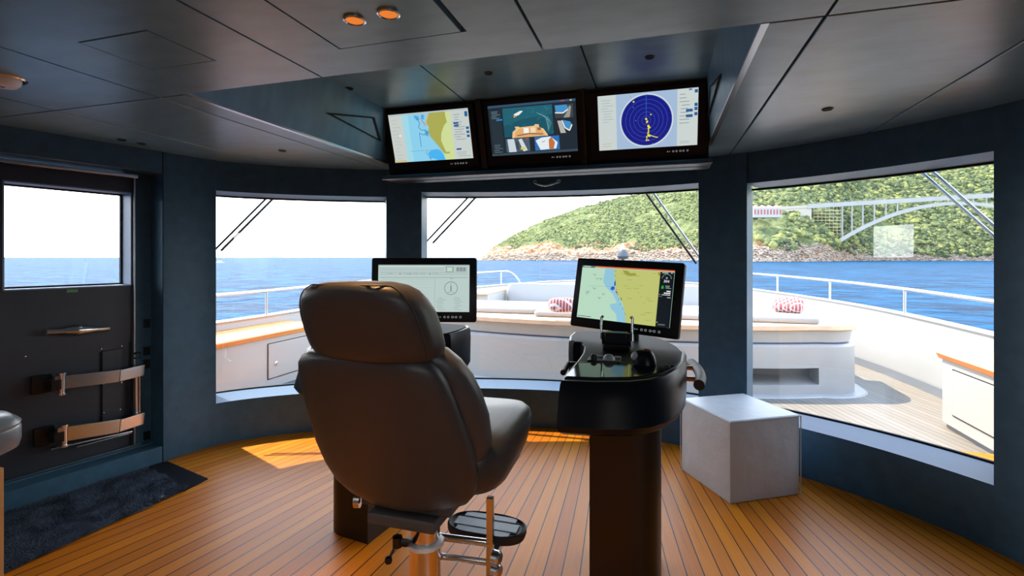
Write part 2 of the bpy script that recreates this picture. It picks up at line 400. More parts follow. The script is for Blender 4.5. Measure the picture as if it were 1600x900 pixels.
# two hinge arms
def arm(p0, p1, p2, hh0, hh1, name):
    h = None
    nA, nB, nC = NL - .10, NL - .10, NL - .07
    (ua, za), (ub, zb_), (uc, zc_) = dpx(*p0, nA), dpx(*p1, nB), dpx(*p2, nC)
    A, B, Cc = D(ua, nA, za), D(ub, nB, zb_), D(uc, nC, zc_)
    mb = MB(); ax = (B - A); L_ = ax.length; ax.normalize(); up = N3.cross(ax).normalized(); nn = ax.cross(up)
    mb.obox((A + B) / 2, ax, up, nn, L_ / 2, hh0, .012); h = mb.build(name, CHROME, d1, bevel=.003)
    mb = MB(); ax = (Cc - B); L_ = ax.length; ax.normalize(); nn = ax.cross(up).normalized()
    mb.obox((B + Cc) / 2, ax, up, nn, L_ / 2, hh1, .013); mb.build('arm_end', STEEL, h, bevel=.003)
    mb = MB(); ua2, za2 = dpx(p0[0] - 14, p0[1] + 1, NL - .02)
    dbox(mb, ua2 - .06, ua2 + .035, NL - .025, NL + .012, za2 - .055, za2 + .055)
    dbox(mb, ua2 + .0, ua2 + .05, NL - .12, NL, za2 - .03, za2 + .03)
    mb.build('hinge_bracket', DARKMET, h, bevel=.004)
    mb = MB(); q = D(ua2 + .055, NL - .10, za2); mb.tube([q - Z3 * .06, q + Z3 * .06], .016); mb.lathe([(0, 0), (.022, 0), (.022, .012), (0, .016)], q + Z3 * .055); mb.lathe([(0, 0), (.022, 0), (.022, -.012), (0, -.016)], q - Z3 * .055)
    mb.build('hinge_pin', CHROME, h, smooth=True)
    return Cc
cA = arm((84, 599), (186, 587), (224, 578), .040, .037, 'hinge_arm')
cB = arm((88, 680), (186, 665), (224, 653), .044, .040, 'hinge_arm')
m = MB(); a, z = dpx(213, 585, NL - .05); a2, z2 = dpx(213, 645, NL - .05); m.tube([D(a, NL - .05, z), D(a, NL - .05, z2)], .012); m.tube([D(a + .02, NL - .05, z), D(a + .02, NL - .05, z2)], .006)
m.build('link_rod', CHROME, d1, smooth=True)
m = MB(); a, z = dpx(78, 702, NL - .05); a2, z2 = dpx(206, 674, NL - .05); m.tube([D(a, NL - .05, z), D(a2, NL - .05, z2)], .010); a, z = dpx(120, 696, NL - .05); m.tube([D(a, NL - .04, z - .012), D(a2, NL - .04, z2 - .012)], .006)
m.build('gas_strut', CHROME, d1, smooth=True)
m = MB()
for py in (505, 548, 568, 680):
    a, z = dpx(229, py, NL - .01); dbox(m, a - .02, a + .015, NL - .03, NL + .01, z - .03, z + .03)
for py in (553, 560):
    a, z = dpx(213, py, NL - .04); m.lathe([(0, 0), (.02, 0), (.02, .012), (0, .012)], D(a, NL - .05, z))
m.build('latch_block', DARKMET, d1, bevel=.003)

# ---- right and back walls (outside the picture; right opening added to let daylight in)
wr = empty('wall_right', (1.8, 0, 0), kind='structure')
m = MB(); P0 = INNER[-1]; P1 = Vector((1.82, 1.5, 0)); P2 = Vector((1.9, -3.4, 0))
def wallseg(mb, A, B, z0, z1, th=.2):
    t = (B - A).normalized(); n = Vector((t.y, -t.x, 0)) * -1
    n = Vector((-t.y, t.x, 0)) * th
    mb.prism([(A.x, A.y), (B.x, B.y), (B.x + n.x, B.y + n.y), (A.x + n.x, A.y + n.y)], z0, z1)
wallseg(m, P0, P1, 0, ZC + .12)
A, B = P1, P2
a = A.lerp(B, .45); b = A.lerp(B, .95)
wallseg(m, A, B, 0, .95); wallseg(m, A, B, 1.93, ZC + .12); wallseg(m, A, a, .95, 1.93); wallseg(m, b, B, .95, 1.93)
m.build('side_panel', WALL, wr)
wb = empty('wall_back', (-.9, -3.4, 0), kind='structure')
bl = D(-5.6, 0, 0)
m = MB(); m.box(bl.x - .2, -3.6, 0, 2.1, -3.4, .8); m.box(bl.x - .2, -3.6, 1.95, 2.1, -3.4, ZC + .12); m.box(bl.x - .2, -3.6, .8, -3.9, -3.4, 1.95); m.box(1.0, -3.6, .8, 2.1, -3.4, 1.95); m.box(-3.9, -3.6, .8, 1.0, -3.4, 1.95)
m.build('rear_panel', WALL, wb)

# ---- floor
m = MB(); m.box(-5.2, -3.5, -.05, 2.4, 4.4, 0); fl = m.build('floor', FLOORM); tag(fl, kind='structure')

# ---- ceiling panels with open seams
G = .005
cm = MB(); XS = [-5.3, -2.88, -2.19, -1.31, -.39, .485, 1.18, 2.6]; YT = 1.70
RX0, RX1 = -2.03, .31
def panel(x0, x1, y0, y1, z=ZC): cm.box(x0 + G, y0 + G, z, x1 - G, y1 - G, z + .03)
HX0, HX1, HY1 = -1.07, -.60, 1.48
for x0, x1 in zip(XS, XS[1:]):
    if x0 == -1.31: # panel with the hatch
        cm.box(x0 + G, -3.6, ZC, HX0 - G, YT - G, ZC + .03); cm.box(HX1 + G, -3.6, ZC, x1 - G, YT - G, ZC + .03); cm.box(HX0 - G, HY1 + G, ZC, HX1 + G, YT - G, ZC + .03); cm.box(HX0 - G, -3.6, ZC, HX1 + G, .55, ZC + .03)
    elif x0 == -2.19: # panel with the drop flap
        fx0, fx1, fy0, fy1 = -1.89, -1.575, 1.18, 1.44
        cm.box(x0 + G, -3.6, ZC, fx0, YT - G, ZC + .03); cm.box(fx1, -3.6, ZC, x1 - G, YT - G, ZC + .03); cm.box(fx0, -3.6, ZC, fx1, fy0, ZC + .03); cm.box(fx0, fy1, ZC, fx1, YT - G, ZC + .03)
        cm.box(fx0 + .0005, fy0 + .010, ZC + .001, fx1 - .009, fy1 - .0005, ZC + .034)
    else: panel(x0, x1, -3.6, YT)
EDGE = offset(INNER, .30)
def ytop(x):
    for a_, b_ in zip(EDGE, EDGE[1:]):
        if a_.x <= x <= b_.x: return a_.y + (b_.y - a_.y) * (x - a_.x) / max(b_.x - a_.x, 1e-6)
    return EDGE[0].y if x < EDGE[0].x else EDGE[-1].y
def fpanel(x0, x1, y0, z=ZC, h=.03, g=G):
    k = 10; xs = [x0 + g + (x1 - x0 - 2 * g) * i / k for i in range(k + 1)]
    cm_.loft([[(x, y0 + g, z), (x, ytop(x), z), (x, ytop(x), z + h), (x, y0 + g, z + h)] for x in xs])
cm_ = cmf = MB()
for x0, x1 in ((-3.62, -2.88), (-2.88, -2.19), (-2.19, RX0), (RX1, .485), (.485, 1.18), (1.18, 1.97)): fpanel(x0, x1, YT)
fpanel(RX0, RX1, 3.42)
# the recess: side faces, back, and upper panels
for x0, x1 in ((RX0 - .03, -1.31), (-1.31, -.39), (-.39, RX1 + .03)): cm.box(x0 + G, YT - .02, ZR, x1 - G, 3.5, ZR + .02)
cm.box(RX0, YT - .03, ZC + .031, RX1, YT - .01, ZR)
ce = cm.build('ceiling', CEIL); tag(ce, kind='structure'); cmf.build('forward_panel', CEIL, ce, bevel=.0035)
m = MB(); m.box(-5.3, -3.6, ZC + .035, 2.6, YT - .02, ZC + .06); cm_ = m; fpanel(-3.62, RX0 - .05, YT - .02, ZC + .035, .025, 0); fpanel(RX1 + .05, 1.97, YT - .02, ZC + .035, .025, 0); m.box(RX0 - .1, 1.2, ZR + .03, RX1 + .1, 3.9, ZR + .05)
m.build('seam_backing', BLACKGAP, ce)
# recess side walls (left leans inward at the top)
def rec_wall(s):
    xb = RX0 if s < 0 else RX1; xt = xb + (.09 if s < 0 else -.03)
    mb = MB(); o = -.02 if s < 0 else .02
    mb.loft([[(xb, YT - .01, ZC), (xb + o, YT - .01, ZC), (xb + o, 3.45, ZC), (xb, 3.45, ZC)], [(xt, YT - .01, ZR + .02), (xt + o, YT - .01, ZR + .02), (xt + o, 3.45, ZR + .02), (xt, 3.45, ZR + .02)]])
    return mb.build('recess_side', CEIL, ce)
rec_wall(-1); rec_wall(1)
m = MB(); m.box(RX0 - .02, YT + .0, ZC - .001, RX0 + .004, 3.42, ZC + .01); m.build('trim_strip', STEEL, ce)
m = MB(); m.box(RX1 - .004, YT + .0, ZC - .001, RX1 + .02, 3.42, ZC + .012); m.build('trim_strip', STEEL, ce)
# hatch
ht = MB(); ht.box(HX0 + .010, .56, ZC - .006, HX1 - .010, HY1 - .010, ZC + .02); h = ht.build('ceiling_hatch', CEIL, bevel=.002); tag(h, 'grey leather-covered ceiling hatch with two amber lamps in it', 'hatch')
# triangular side grilles in the recess
def grille(tri, lab, s):
    xb = RX0 if s < 0 else RX1; xt = xb + (.09 if s < 0 else -.03)
    p = Vector((xb, 2, ZC)); n = Vector((ZR - ZC, 0, -(xt - xb))).normalized()
    pts = [on_pl(a, b, p, n) for a, b in tri] if s < 0 else tri
    c = sum(pts, Vector()) / 3; nin = n if s < 0 else -n
    o = empty('triangular_vent', c, label=lab, cat='vent')
    m1 = MB(); k = [c + (q - c) * .84 for q in pts]
    for i in range(3):
        j = (i + 1) % 3
        m1.loft([[pts[i] + nin * .0, pts[j] + nin * .0, k[j] + nin * .0, k[i] + nin * .0], [pts[i] + nin * .008, pts[j] + nin * .008, k[j] + nin * .008, k[i] + nin * .008]])
    m1.build('frame', BLACKGAP, o)
    m2 = MB(); m2.loft([[q + nin * .001 for q in k], [q + nin * .004 for q in k]]); m2.build('panel', CEIL, o)
    return pts
pts = grille([(509, 176), (584, 183), (595, 221)], 'triangular black-framed vent left of the overhead screens', -1)
grille([Vector((RX1 - .015, q.y, q.z)) for q in pts], 'triangular vent on the right side of the ceiling recess', 1)
# roof above everything
m = MB(); rp = offset(INNER, .42)
m.prism([(bl.x - .5, -3.8)] + [(p.x, p.y) for p in rp] + [(2.4, -3.8)], ZR + .07, ZR + .12)
m.prism([(-4.9, -3.7), (-4.9, 2.75), (-3.5, 2.75), (-3.5, -3.7)], ZR + .071, ZR + .119)  # port slab added out of view to keep sun off the rug
m.build('roof', GEL, ce)
m = MB(); curved(m, BEG, END, ZC + .06, ZR + .07, P=offset(INNER, .1), Q=offset(INNER, .36)); 
m.build('roof_fascia', GEL, ce)
m = MB(); dbox(m, -5.8, .1, .2, .38, ZC + .06, ZR + .07); wallseg(m, Vector((1.75, 2.9, 0)), Vector((2.0, -3.6, 0)), ZC + .06, ZR + .07); m.box(-5.4, -3.7, ZC + .06, 2.2, -3.55, ZR + .07); m.build('roof_fascia', GEL, ce)

# ================================================================== ceiling fittings
def downlight(p, name, label, lit, r=.028, group=None):
    o = empty(name, p, label=label, cat='ceiling light', group=group)
    m1 = MB(); m1.lathe([(r * .72, .012), (r * .78, -.001), (r * .86, -.006), (r, -.004), (r * 1.02, .001), (r, .012)], p); m1.build('ring', CHROME if lit else DARKMET, o, smooth=True)
    m2 = MB(); m2.lathe([(0, -.0025), (r * .76, -.0025), (r * .76, .006), (0, .006)], p); m2.build('lamp', AMBER if lit else BLACKGAP, o)
    return o
dA = downlight(on_z(554, 31, ZC - .008), 'ceiling_spotlight', 'amber-lit round spotlight on the left in the ceiling hatch', True, .034)
dB = downlight(on_z(607, 21, ZC - .008), 'ceiling_spotlight', 'amber-lit round spotlight on the right in the ceiling hatch', True, .034)
for (px, py, z, lab) in ((190, 218, ZC, 'small unlit spotlight, left of the pair above the door header'), (221, 224, ZC, 'small unlit spotlight, right of the pair above the door header'),
                         (441, 235, ZC, 'small unlit spotlight above the left window'), (546, 138, ZR, 'small unlit spotlight in the recess over the left chart screen'),
                         (763, 114, ZR, 'small unlit spotlight in the recess over the camera screen'), (1015, 89, ZR, 'small unlit spotlight in the recess over the radar screen'),
                         (1293, 170, ZC, 'small unlit spotlight in the right ceiling panel')):
    downlight(on_z(px, py, z), 'recessed_spotlight', lab, False, .026)
def spot(p, energy, color, size=1.9, name='spot_lamp', blend=.8):
    l = bpy.data.lights.new(name, 'SPOT'); l.energy = energy; l.color = color; l.spot_size = size; l.spot_blend = blend; l.shadow_soft_size = .09
    o = bpy.data.objects.new(name, l); COL.objects.link(o); o.location = p; return o
WARM = (1, .52, .20)
spot(dA.location - Z3 * .02, 34, WARM, 1.0); spot(dB.location - Z3 * .02, 34, WARM, 1.0)
# fill lamps added out of view behind the camera to brighten the interior
for x in (-2.5, -.85, .8):
    for y in (-2.6, -1.2, .1):
        spot(Vector((x, y, ZC - .03)), 13, (1, .90, .78), 2.6)
# smoke detector
p = on_z(2, 122, ZC)
o = empty('smoke_detector', p, label='white round smoke detector on the ceiling at far left', cat='smoke detector')
m = MB(); m.lathe([(0, -.035), (.045, -.033), (.058, -.02), (.062, 0), (0, 0)], p); m.build('housing', WHITEPL, o, smooth=True)
m = MB(); m.lathe([(.068, 0), (.074, -.005), (.08, 0)], p); m.build('base_ring', CHROME, o, smooth=True)
m = MB(); m.box(p.x - .004, p.y - .03, p.z - .036, p.x + .004, p.y + .01, p.z - .030); m.build('slot', BLACKGAP, o)

# ================================================================== overhead screens
PA, PB = Vector((0, 3.40, 2.055)), Vector((0, 3.24, 2.535))
VUP = (PB - PA).normalized(); NOUT = Vector((0, -VUP.z, VUP.y)).normalized()   # facing aft and down
if NOUT.y > 0: NOUT = -NOUT
def onbank(px, py, off=0): return on_pl(px, py, PA + NOUT * off, NOUT)
hs = empty('screen_housing', (-.85, 3.4, 2.04), label='long dark housing with ledge holding the three overhead screens', cat='screen housing')
m = MB(); xl, xr = -2.0, .305
q = [PA + VUP * -.05, PB + VUP * .02]
m.loft([[Vector((x, q[0].y, q[0].z)), Vector((x, 3.52, q[0].z)), Vector((x, 3.52, q[1].z)), Vector((x, q[1].y, q[1].z))] for x in (xl, xr)]); m.build('back_panel', BEZEL, hs)
m = MB(); zl = PA.z
m.loft([[Vector((x, 3.30, zl - .045)), Vector((x, 3.52, zl - .045)), Vector((x, 3.52, zl - .0)), Vector((x, 3.38, zl - .0)), Vector((x, 3.31, zl - .018))] for x in (xl - .01, xr + .015)]); m.build('ledge', WALL, hs, bevel=.004)
m = MB(); m.tube([(xl - .01, 3.302, zl - .045), (xr + .015, 3.302, zl - .045)], .004, 8); m.build('ledge_trim', STEEL, hs)
for px, py in ((752, 160), (912, 146)):
    a = onbank(px - 8, py - 6, 0); mb = MB(); x = a.x + .02
    mb.loft([[Vector((x + dx, PA.y, PA.z)) + NOUT * o_ for dx, o_ in ((-.02, 0), (-.02, .028), (.02, .03), (.02, 0))], [Vector((x + dx, PB.y, PB.z)) + NOUT * o_ for dx, o_ in ((-.02, 0), (-.02, .028), (.02, .03), (.02, 0))]])
    mb.build('divider', DARKMET, hs)

def text_polys(txt, size):
    c = bpy.data.curves.new('lettering', 'FONT'); c.body = txt; c.size = size; c.align_x = 'CENTER'; c.align_y = 'CENTER'; c.resolution_u = 2
    o = bpy.data.objects.new('lettering', c); COL.objects.link(o); dg = bpy.context.evaluated_depsgraph_get()
    me = o.evaluated_get(dg).to_mesh(); vs = [v.co.copy() for v in me.vertices]; fs = [tuple(p.vertices) for p in me.polygons]
    o.evaluated_get(dg).to_mesh_clear(); bpy.data.objects.remove(o); bpy.data.curves.remove(c); return vs, fs

class Screen:
    """a lit display drawn as flat coloured shapes; u to the right 0..1, v down 0..1"""
    def __init__(s, TL, U, V, N, W, H, gain=1.0):
        s.TL, s.U, s.V, s.N, s.W, s.H, s.g = TL, U, V, N, W, H, gain; s.mb = MB(); s.mats = []; s.lay = 0
    def p(s, u, v, l=None): return s.TL + s.U * (u * s.W) + s.V * (v * s.H) + s.N * ((s.lay if l is None else l) * .00006)
    def col(s, c):
        nm = 'display_%d_%d_%d_%d' % (c[0], c[1], c[2], int(s.g * 100)); m = emis(nm, c, s.g * .66)
        if m not in s.mats: s.mats.append(m)
        s.mb.cur = s.mats.index(m)
    def poly(s, pts, c): s.lay += 1; s.col(c); s.mb.poly([s.p(*q) for q in pts])
    def rect(s, u0, v0, u1, v1, c): s.poly([(u0, v0), (u1, v0), (u1, v1), (u0, v1)], c)
    def disc(s, u, v, r, c, k=40):   # r in metres
        s.poly([(u + r * math.cos(2 * PI * i / k) / s.W, v + r * math.sin(2 * PI * i / k) / s.H) for i in range(k)], c)
    def ring(s, u, v, r, t, c, k=48):
        s.lay += 1; s.col(c)
        f = lambda rr, i: s.p(u + rr * math.cos(2 * PI * i / k) / s.W, v + rr * math.sin(2 * PI * i / k) / s.H)
        for i in range(k): s.mb.poly([f(r, i), f(r, i + 1), f(r + t, i + 1), f(r + t, i)])
    def line(s, pts, t, c):
        for (a, b), (d, e_) in zip(pts, pts[1:]):
            dx, dy = (d - a) * s.W, (e_ - b) * s.H; L_ = math.hypot(dx, dy) or 1; nx, ny = -dy / L_ * t / 2, dx / L_ * t / 2
            s.poly([(a + nx / s.W, b + ny / s.H), (d + nx / s.W, e_ + ny / s.H), (d - nx / s.W, e_ - ny / s.H), (a - nx / s.W, b - ny / s.H)], c)
    def text(s, u, v, txt, size, c):
        s.lay += 1; s.col(c); vs, fs = text_polys(txt, size)
        s.mb.add([s.p(u, v) + s.U * q.x - s.V * q.y for q in vs], fs)
    def dashes(s, u0, v0, u1, v1, n, c, t=.004, rnd=None):
        rnd = rnd or random.Random(3)
        for i in range(n):
            v = v0 + (v1 - v0) * (i + .5) / n; a = u0 + (u1 - u0) * rnd.uniform(0, .2); b = u1 - (u1 - u0) * rnd.uniform(0, .5)
            s.rect(a, v, b, v + t, c)
    def build(s, parent): return s.mb.build('display', s.mats, parent)

def dots_row(mb, P0, U, V, N, W):
    """the small round buttons under the picture"""
    for k, r in ((.0, .0045), (.012, .0035), (.035, .0065), (.055, .0065), (.078, .0065), (.098, .0065), (.122, .0065)):
        c = P0 + U * k
        mb.add([c + N * .0008 + (U * math.cos(t) + V * math.sin(t)) * q for t in [2 * PI * i / 14 for i in range(14)] for q in (r, r * .55)],
               [(2 * i, (2 * i + 2) % 28, (2 * i + 3) % 28, 2 * i + 1) for i in range(14)])
    mb.add([P0 + N * .0008 + U * a + V * b for a, b in ((.084, -.001), (.092, -.001), (.092, .001), (.084, .001))], [(0, 1, 2, 3)])
BTN = emis('button_mark', (150, 155, 160), .4)

def chart_screen(S):
    S.rect(0, 0, 1, 1, (196, 203, 198)); S.rect(0, 0, 1, .035, (180, 190, 192))
    S.rect(.17, .03, .78, 1, (136, 204, 232)); S.rect(.17, .03, .25, 1, (158, 212, 226))
    S.poly([(.52, .03), (.70, .03), (.78, .03), (.78, 1), (.66, 1), (.645, .86), (.60, .74), (.55, .62), (.50, .50), (.485, .40), (.50, .30), (.47, .22), (.50, .12)], (168, 168, 84))
    S.poly([(.72, .03), (.78, .03), (.78, 1), (.66, 1), (.68, .86), (.655, .74), (.63, .60), (.645, .45), (.69, .30), (.73, .24), (.72, .12)], (202, 216, 150))
    S.poly([(.66, 1), (.645, .86), (.70, .84), (.80, .84), (.79, 1)], (202, 216, 150)); S.rect(.655, .84, .72, .875, (168, 168, 84))
    S.poly([(.44, .85), (.47, .80), (.55, .77), (.60, .79), (.64, .90), (.65, 1), (.56, 1), (.50, .95), (.45, .96), (.46, .90)], (72, 176, 236))
    for pts in (((.33, .05), (.38, .07), (.40, .14), (.36, .16), (.33, .10)), ((.42, .05), (.46, .06), (.45, .16), (.42, .13)), ((.44, .36), (.49, .40), (.48, .50), (.44, .47))): S.poly(pts, (84, 168, 222))
    S.line([(.36, .10), (.39, .22), (.37, .30), (.40, .36), (.45, .36), (.48, .42), (.42, .46), (.37, .42), (.37, .48), (.37, .70)], .004, (60, 110, 160))
    S.line([(.40, .08), (.43, .20), (.46, .30)], .005, (224, 150, 90)); S.line([(.44, .05), (.42, .16), (.47, .27)], .004, (90, 140, 190))
    S.line([(.47, .05), (.50, .10), (.47, .20), (.49, .30)], .006, (230, 170, 110))
    S.line([(.44, .78), (.42, .84), (.45, .90), (.48, 1)], .003, (96, 120, 160)); S.line([(.22, .78), (.58, .78)], .002, (120, 140, 150))
    S.dashes(.02, .08, .14, .95, 12, (172, 180, 178), .008)
    S.disc(.12, .44, .010, (224, 228, 224)); S.rect(.78, .03, 1, 1, (196, 204, 200))
    rn = random.Random(5)
    S.dashes(.80, .08, .95, .62, 11, (120, 134, 142), .010, rn)
    for v in (.26, .31, .78): S.rect(.81, v, .87, v + .035, (40, 92, 140))
    for v in (.06, .11, .36, .44, .52): S.rect(.955, v, .99, v + .05, (36, 96, 150))
    S.dashes(.80, .84, .98, .96, 3, (130, 140, 145), .008)
    S.rect(0, .95, .16, 1, (196, 190, 150))
def camera_screen(S):
    S.rect(0, 0, 1, 1, (26, 42, 54)); S.rect(0, 0, 1, .045, (50, 78, 104)); S.rect(0, .955, 1, 1, (52, 72, 84))
    S.rect(.02, .09, .15, .96, (34, 50, 60)); S.dashes(.03, .10, .14, .26, 5, (110, 140, 150), .010); S.rect(.09, .27, .16, .30, (40, 130, 200)); S.dashes(.03, .76, .14, .94, 5, (100, 125, 135), .010)
    S.rect(.17, .07, .74, .64, (22, 84, 100)); S.poly([(.17, .07), (.74, .07), (.74, .25), (.40, .30), (.17, .42)], (30, 96, 112))
    rn = random.Random(9)
    for i in range(26):
        a, b = rn.uniform(.18, .72), rn.uniform(.1, .6); S.line([(a, b), (a + .03, b + rn.uniform(-.02, .02))], .0018, (58, 134, 146))
    for k in range(5): S.line([(.56 + .03 * k, .20 + .02 * k), (.66 + .015 * k, .30 + .03 * k), (.68, .46 + .03 * k)], .002, (120, 176, 184))
    S.poly([(.30, .20), (.38, .14), (.41, .15), (.36, .22), (.31, .24)], (232, 232, 224)); S.poly([(.29, .235), (.32, .22), (.33, .25), (.30, .265)], (210, 140, 80))
    S.poly([(.26, .66), (.27, .54), (.31, .49), (.30, .44), (.34, .44), (.36, .46), (.52, .45), (.54, .42), (.58, .43), (.58, .48), (.63, .52), (.68, .66)], (232, 190, 140))
    S.poly([(.29, .66), (.30, .55), (.36, .48), (.56, .47), (.62, .56), (.65, .66)], (222, 168, 110)); S.rect(.40, .48, .46, .58, (238, 238, 230)); S.rect(.48, .48, .54, .58, (236, 214, 180))
    S.line([(.32, .62), (.46, .595), (.62, .62)], .006, (90, 80, 80)); S.rect(.56, .49, .60, .54, (150, 100, 60))
    S.rect(.18, .67, .46, .94, (70, 92, 108)); S.poly([(.20, .68), (.28, .68), (.30, .94), (.21, .94)], (196, 208, 216)); S.poly([(.33, .70), (.37, .68), (.43, .92), (.38, .94)], (206, 212, 214)); S.rect(.30, .74, .33, .9, (60, 70, 78)); S.rect(.35, .86, .40, .90, (214, 200, 70)); S.rect(.42, .68, .44, .71, (200, 60, 70))
    S.rect(.52, .67, .80, .94, (40, 110, 176)); S.poly([(.53, .74), (.60, .69), (.70, .68), (.78, .80), (.76, .92), (.58, .93)], (224, 232, 236)); S.poly([(.68, .74), (.71, .69), (.75, .80), (.73, .93), (.68, .92)], (190, 112, 60)); S.line([(.60, .78), (.64, .76)], .004, (120, 130, 140))
    S.rect(.77, .09, .97, .34, (60, 66, 70)); S.poly([(.77, .10), (.90, .10), (.92, .16), (.86, .24), (.78, .22)], (64, 142, 196)); S.line([(.77, .235), (.86, .25), (.93, .17)], .008, (226, 230, 230)); S.poly([(.86, .34), (.90, .24), (.93, .12), (.95, .14), (.93, .34)], (150, 150, 146))
    S.rect(.77, .37, .97, .64, (34, 40, 46)); S.poly([(.84, .38), (.93, .42), (.95, .48), (.92, .58), (.86, .52)], (64, 142, 196)); S.line([(.84, .39), (.87, .53), (.92, .59), (.95, .48)], .008, (226, 230, 230)); S.poly([(.79, .39), (.83, .39), (.88, .63), (.82, .63)], (176, 178, 172))
    S.line([(.74, .42), (.97, .36)], .0, (40, 40, 40)); S.rect(.84, .015, .88, .03, (210, 60, 60)); S.rect(.94, .01, .96, .035, (190, 200, 140))
def radar_screen(S):
    S.rect(0, 0, 1, 1, (160, 184, 212)); S.rect(0, 0, .19, 1, (196, 206, 204)); S.rect(.80, 0, 1, 1, (198, 208, 206))
    r = S.H * .478; cu, cv = .495, .50
    S.disc(cu, cv, r, (206, 216, 214), 72); S.disc(cu, cv, r * .95, (16, 26, 128), 72)
    for k in range(1, 7): S.ring(cu, cv, r * .155 * k, .0022, (44, 92, 190), 64)
    S.line([(cu, cv), (cu - .0, .03)], .003, (44, 100, 200))
    rn = random.Random(2); Yc = (232, 222, 40)
    for (a, b, q) in ((.49, .47, .006), (.495, .48, .007), (.505, .52, .007), (.50, .535, .005), (.515, .60, .007), (.52, .62, .008), (.515, .65, .007), (.53, .635, .006), (.515, .69, .005), (.51, .73, .006), (.52, .77, .010), (.53, .78, .008), (.50, .80, .006), (.495, .86, .006), (.515, .86, .005), (.37, .15, .006), (.54, .40, .005), (.50, .83, .004)):
        S.poly([(a + q * rn.uniform(.6, 1.2) * math.cos(t) / S.W, b + q * rn.uniform(.6, 1.2) * math.sin(t) / S.H) for t in [k * PI / 4 for k in range(8)]], Yc)
    S.line([(.53, .77), (.57, .80), (.61, .82)], .005, Yc); S.line([(.515, .58), (.52, .70), (.505, .78)], .004, Yc)
    for a, b in ((.365, .25), (.39, .49), (.34, .06), (.56, .93)): S.disc(a, b, .003, (120, 150, 120), 8)
    S.dashes(.03, .06, .17, .5, 9, (150, 162, 164), .008); S.dashes(.03, .85, .17, .95, 2, (186, 176, 130), .01)
    rn = random.Random(8); S.dashes(.82, .06, .93, .62, 9, (120, 132, 140), .010, rn)
    for v in (.355, .45): S.rect(.885, v, .95, v + .05, (40, 92, 150))
    for v in (.03, .26, .33, .42): S.rect(.965, v, .995, v + .055, (36, 90, 150))
    S.rect(.91, .01, .94, .035, (60, 110, 160)); S.dashes(.82, .9, .96, .96, 2, (150, 158, 160), .008)
def over(corners, scr, painter, label):
    """screen on the sloping bank: bezel and picture rectangles in bank coordinates"""
    TL, TR, BR, BL = [onbank(*c, .03) for c in corners]; sTL, sTR, sBR, sBL = [onbank(*c, .032) for c in scr]
    V = -VUP; U = Vector((1, 0, 0))
    x0, x1 = (TL.x + BL.x) / 2, (TR.x + BR.x) / 2; w0, w1 = [sum((q - PA).dot(VUP) for q in pr) / 2 for pr in ((BL, BR), (TL, TR))]
    pt = lambda x, w_, o: Vector((x, PA.y, PA.z)) + VUP * w_ + NOUT * o
    o = empty('overhead_monitor', pt((x0 + x1) / 2, w0, 0), label=label, cat='monitor')
    m = MB(); m.loft([[pt(x0, w0, z), pt(x1, w0, z), pt(x1, w1, z), pt(x0, w1, z)] for z in (0.001, .03)]); m.build('bezel', BEZEL, o, bevel=.004)
    sx0, sx1 = (sTL.x + sBL.x) / 2, (sTR.x + sBR.x) / 2; v0, v1 = [sum((q - PA).dot(VUP) for q in pr) / 2 for pr in ((sBL, sBR), (sTL, sTR))]
    S = Screen(pt(sx0, v1, .0305), U, V, NOUT, sx1 - sx0, v1 - v0, 1.0); painter(S); S.build(o)
    m = MB(); dots_row(m, pt(sx1 - .18, v0 - .032, .030), U, V, NOUT, 1); m.build('button_row', BTN, o)
over([(601, 172), (737, 162), (750, 260), (616, 268)], [(603, 181), (728, 168), (742, 247), (621, 254)], chart_screen, 'left overhead screen showing a blue and green coastal chart')
over([(750, 156), (908, 145), (916, 252), (766, 259)], [(759, 167), (899, 153), (903, 236), (772, 244)], camera_screen, 'middle overhead screen showing several dark deck camera views')
over([(918, 144), (1103, 130), (1103, 243), (925, 251)], [(933, 150), (1093, 137), (1088, 227), (937, 235)], radar_screen, 'right overhead screen showing a round blue radar picture')

# grab handle on the header over the middle window
a, b = ti(836), ti(873)
pa = INNER[int(a)].lerp(INNER[int(a) + 1], a - int(a)); pb = INNER[int(b)].lerp(INNER[int(b) + 1], b - int(b))
n = Vector((0, -1, 0)); zh = 1.42 + 4.0 * (402 - 283) / 770
o = empty('grab_handle', (pa + pb) / 2 + Z3 * zh, label='small chrome grab handle on the header above the middle window', cat='handle')
m = MB(); pm = (pa + pb) / 2
m.tube(catmull([pa + Z3 * (zh + .01), pa + n * .03 + Z3 * zh, pa.lerp(pb, .25) + n * .05 + Z3 * (zh - .02), pm + n * .055 + Z3 * (zh - .03), pa.lerp(pb, .75) + n * .05 + Z3 * (zh - .02), pb + n * .03 + Z3 * zh, pb + Z3 * (zh + .01)], 5), .008, 10); m.build('grip', CHROME, o, smooth=True)
for q in (pa, pb): m = MB(); m.lathe([(0, 0), (.018, 0), (.018, .006), (0, .01)], q + Z3 * (zh + .01), n); m.build('mount', CHROME, o, smooth=True)

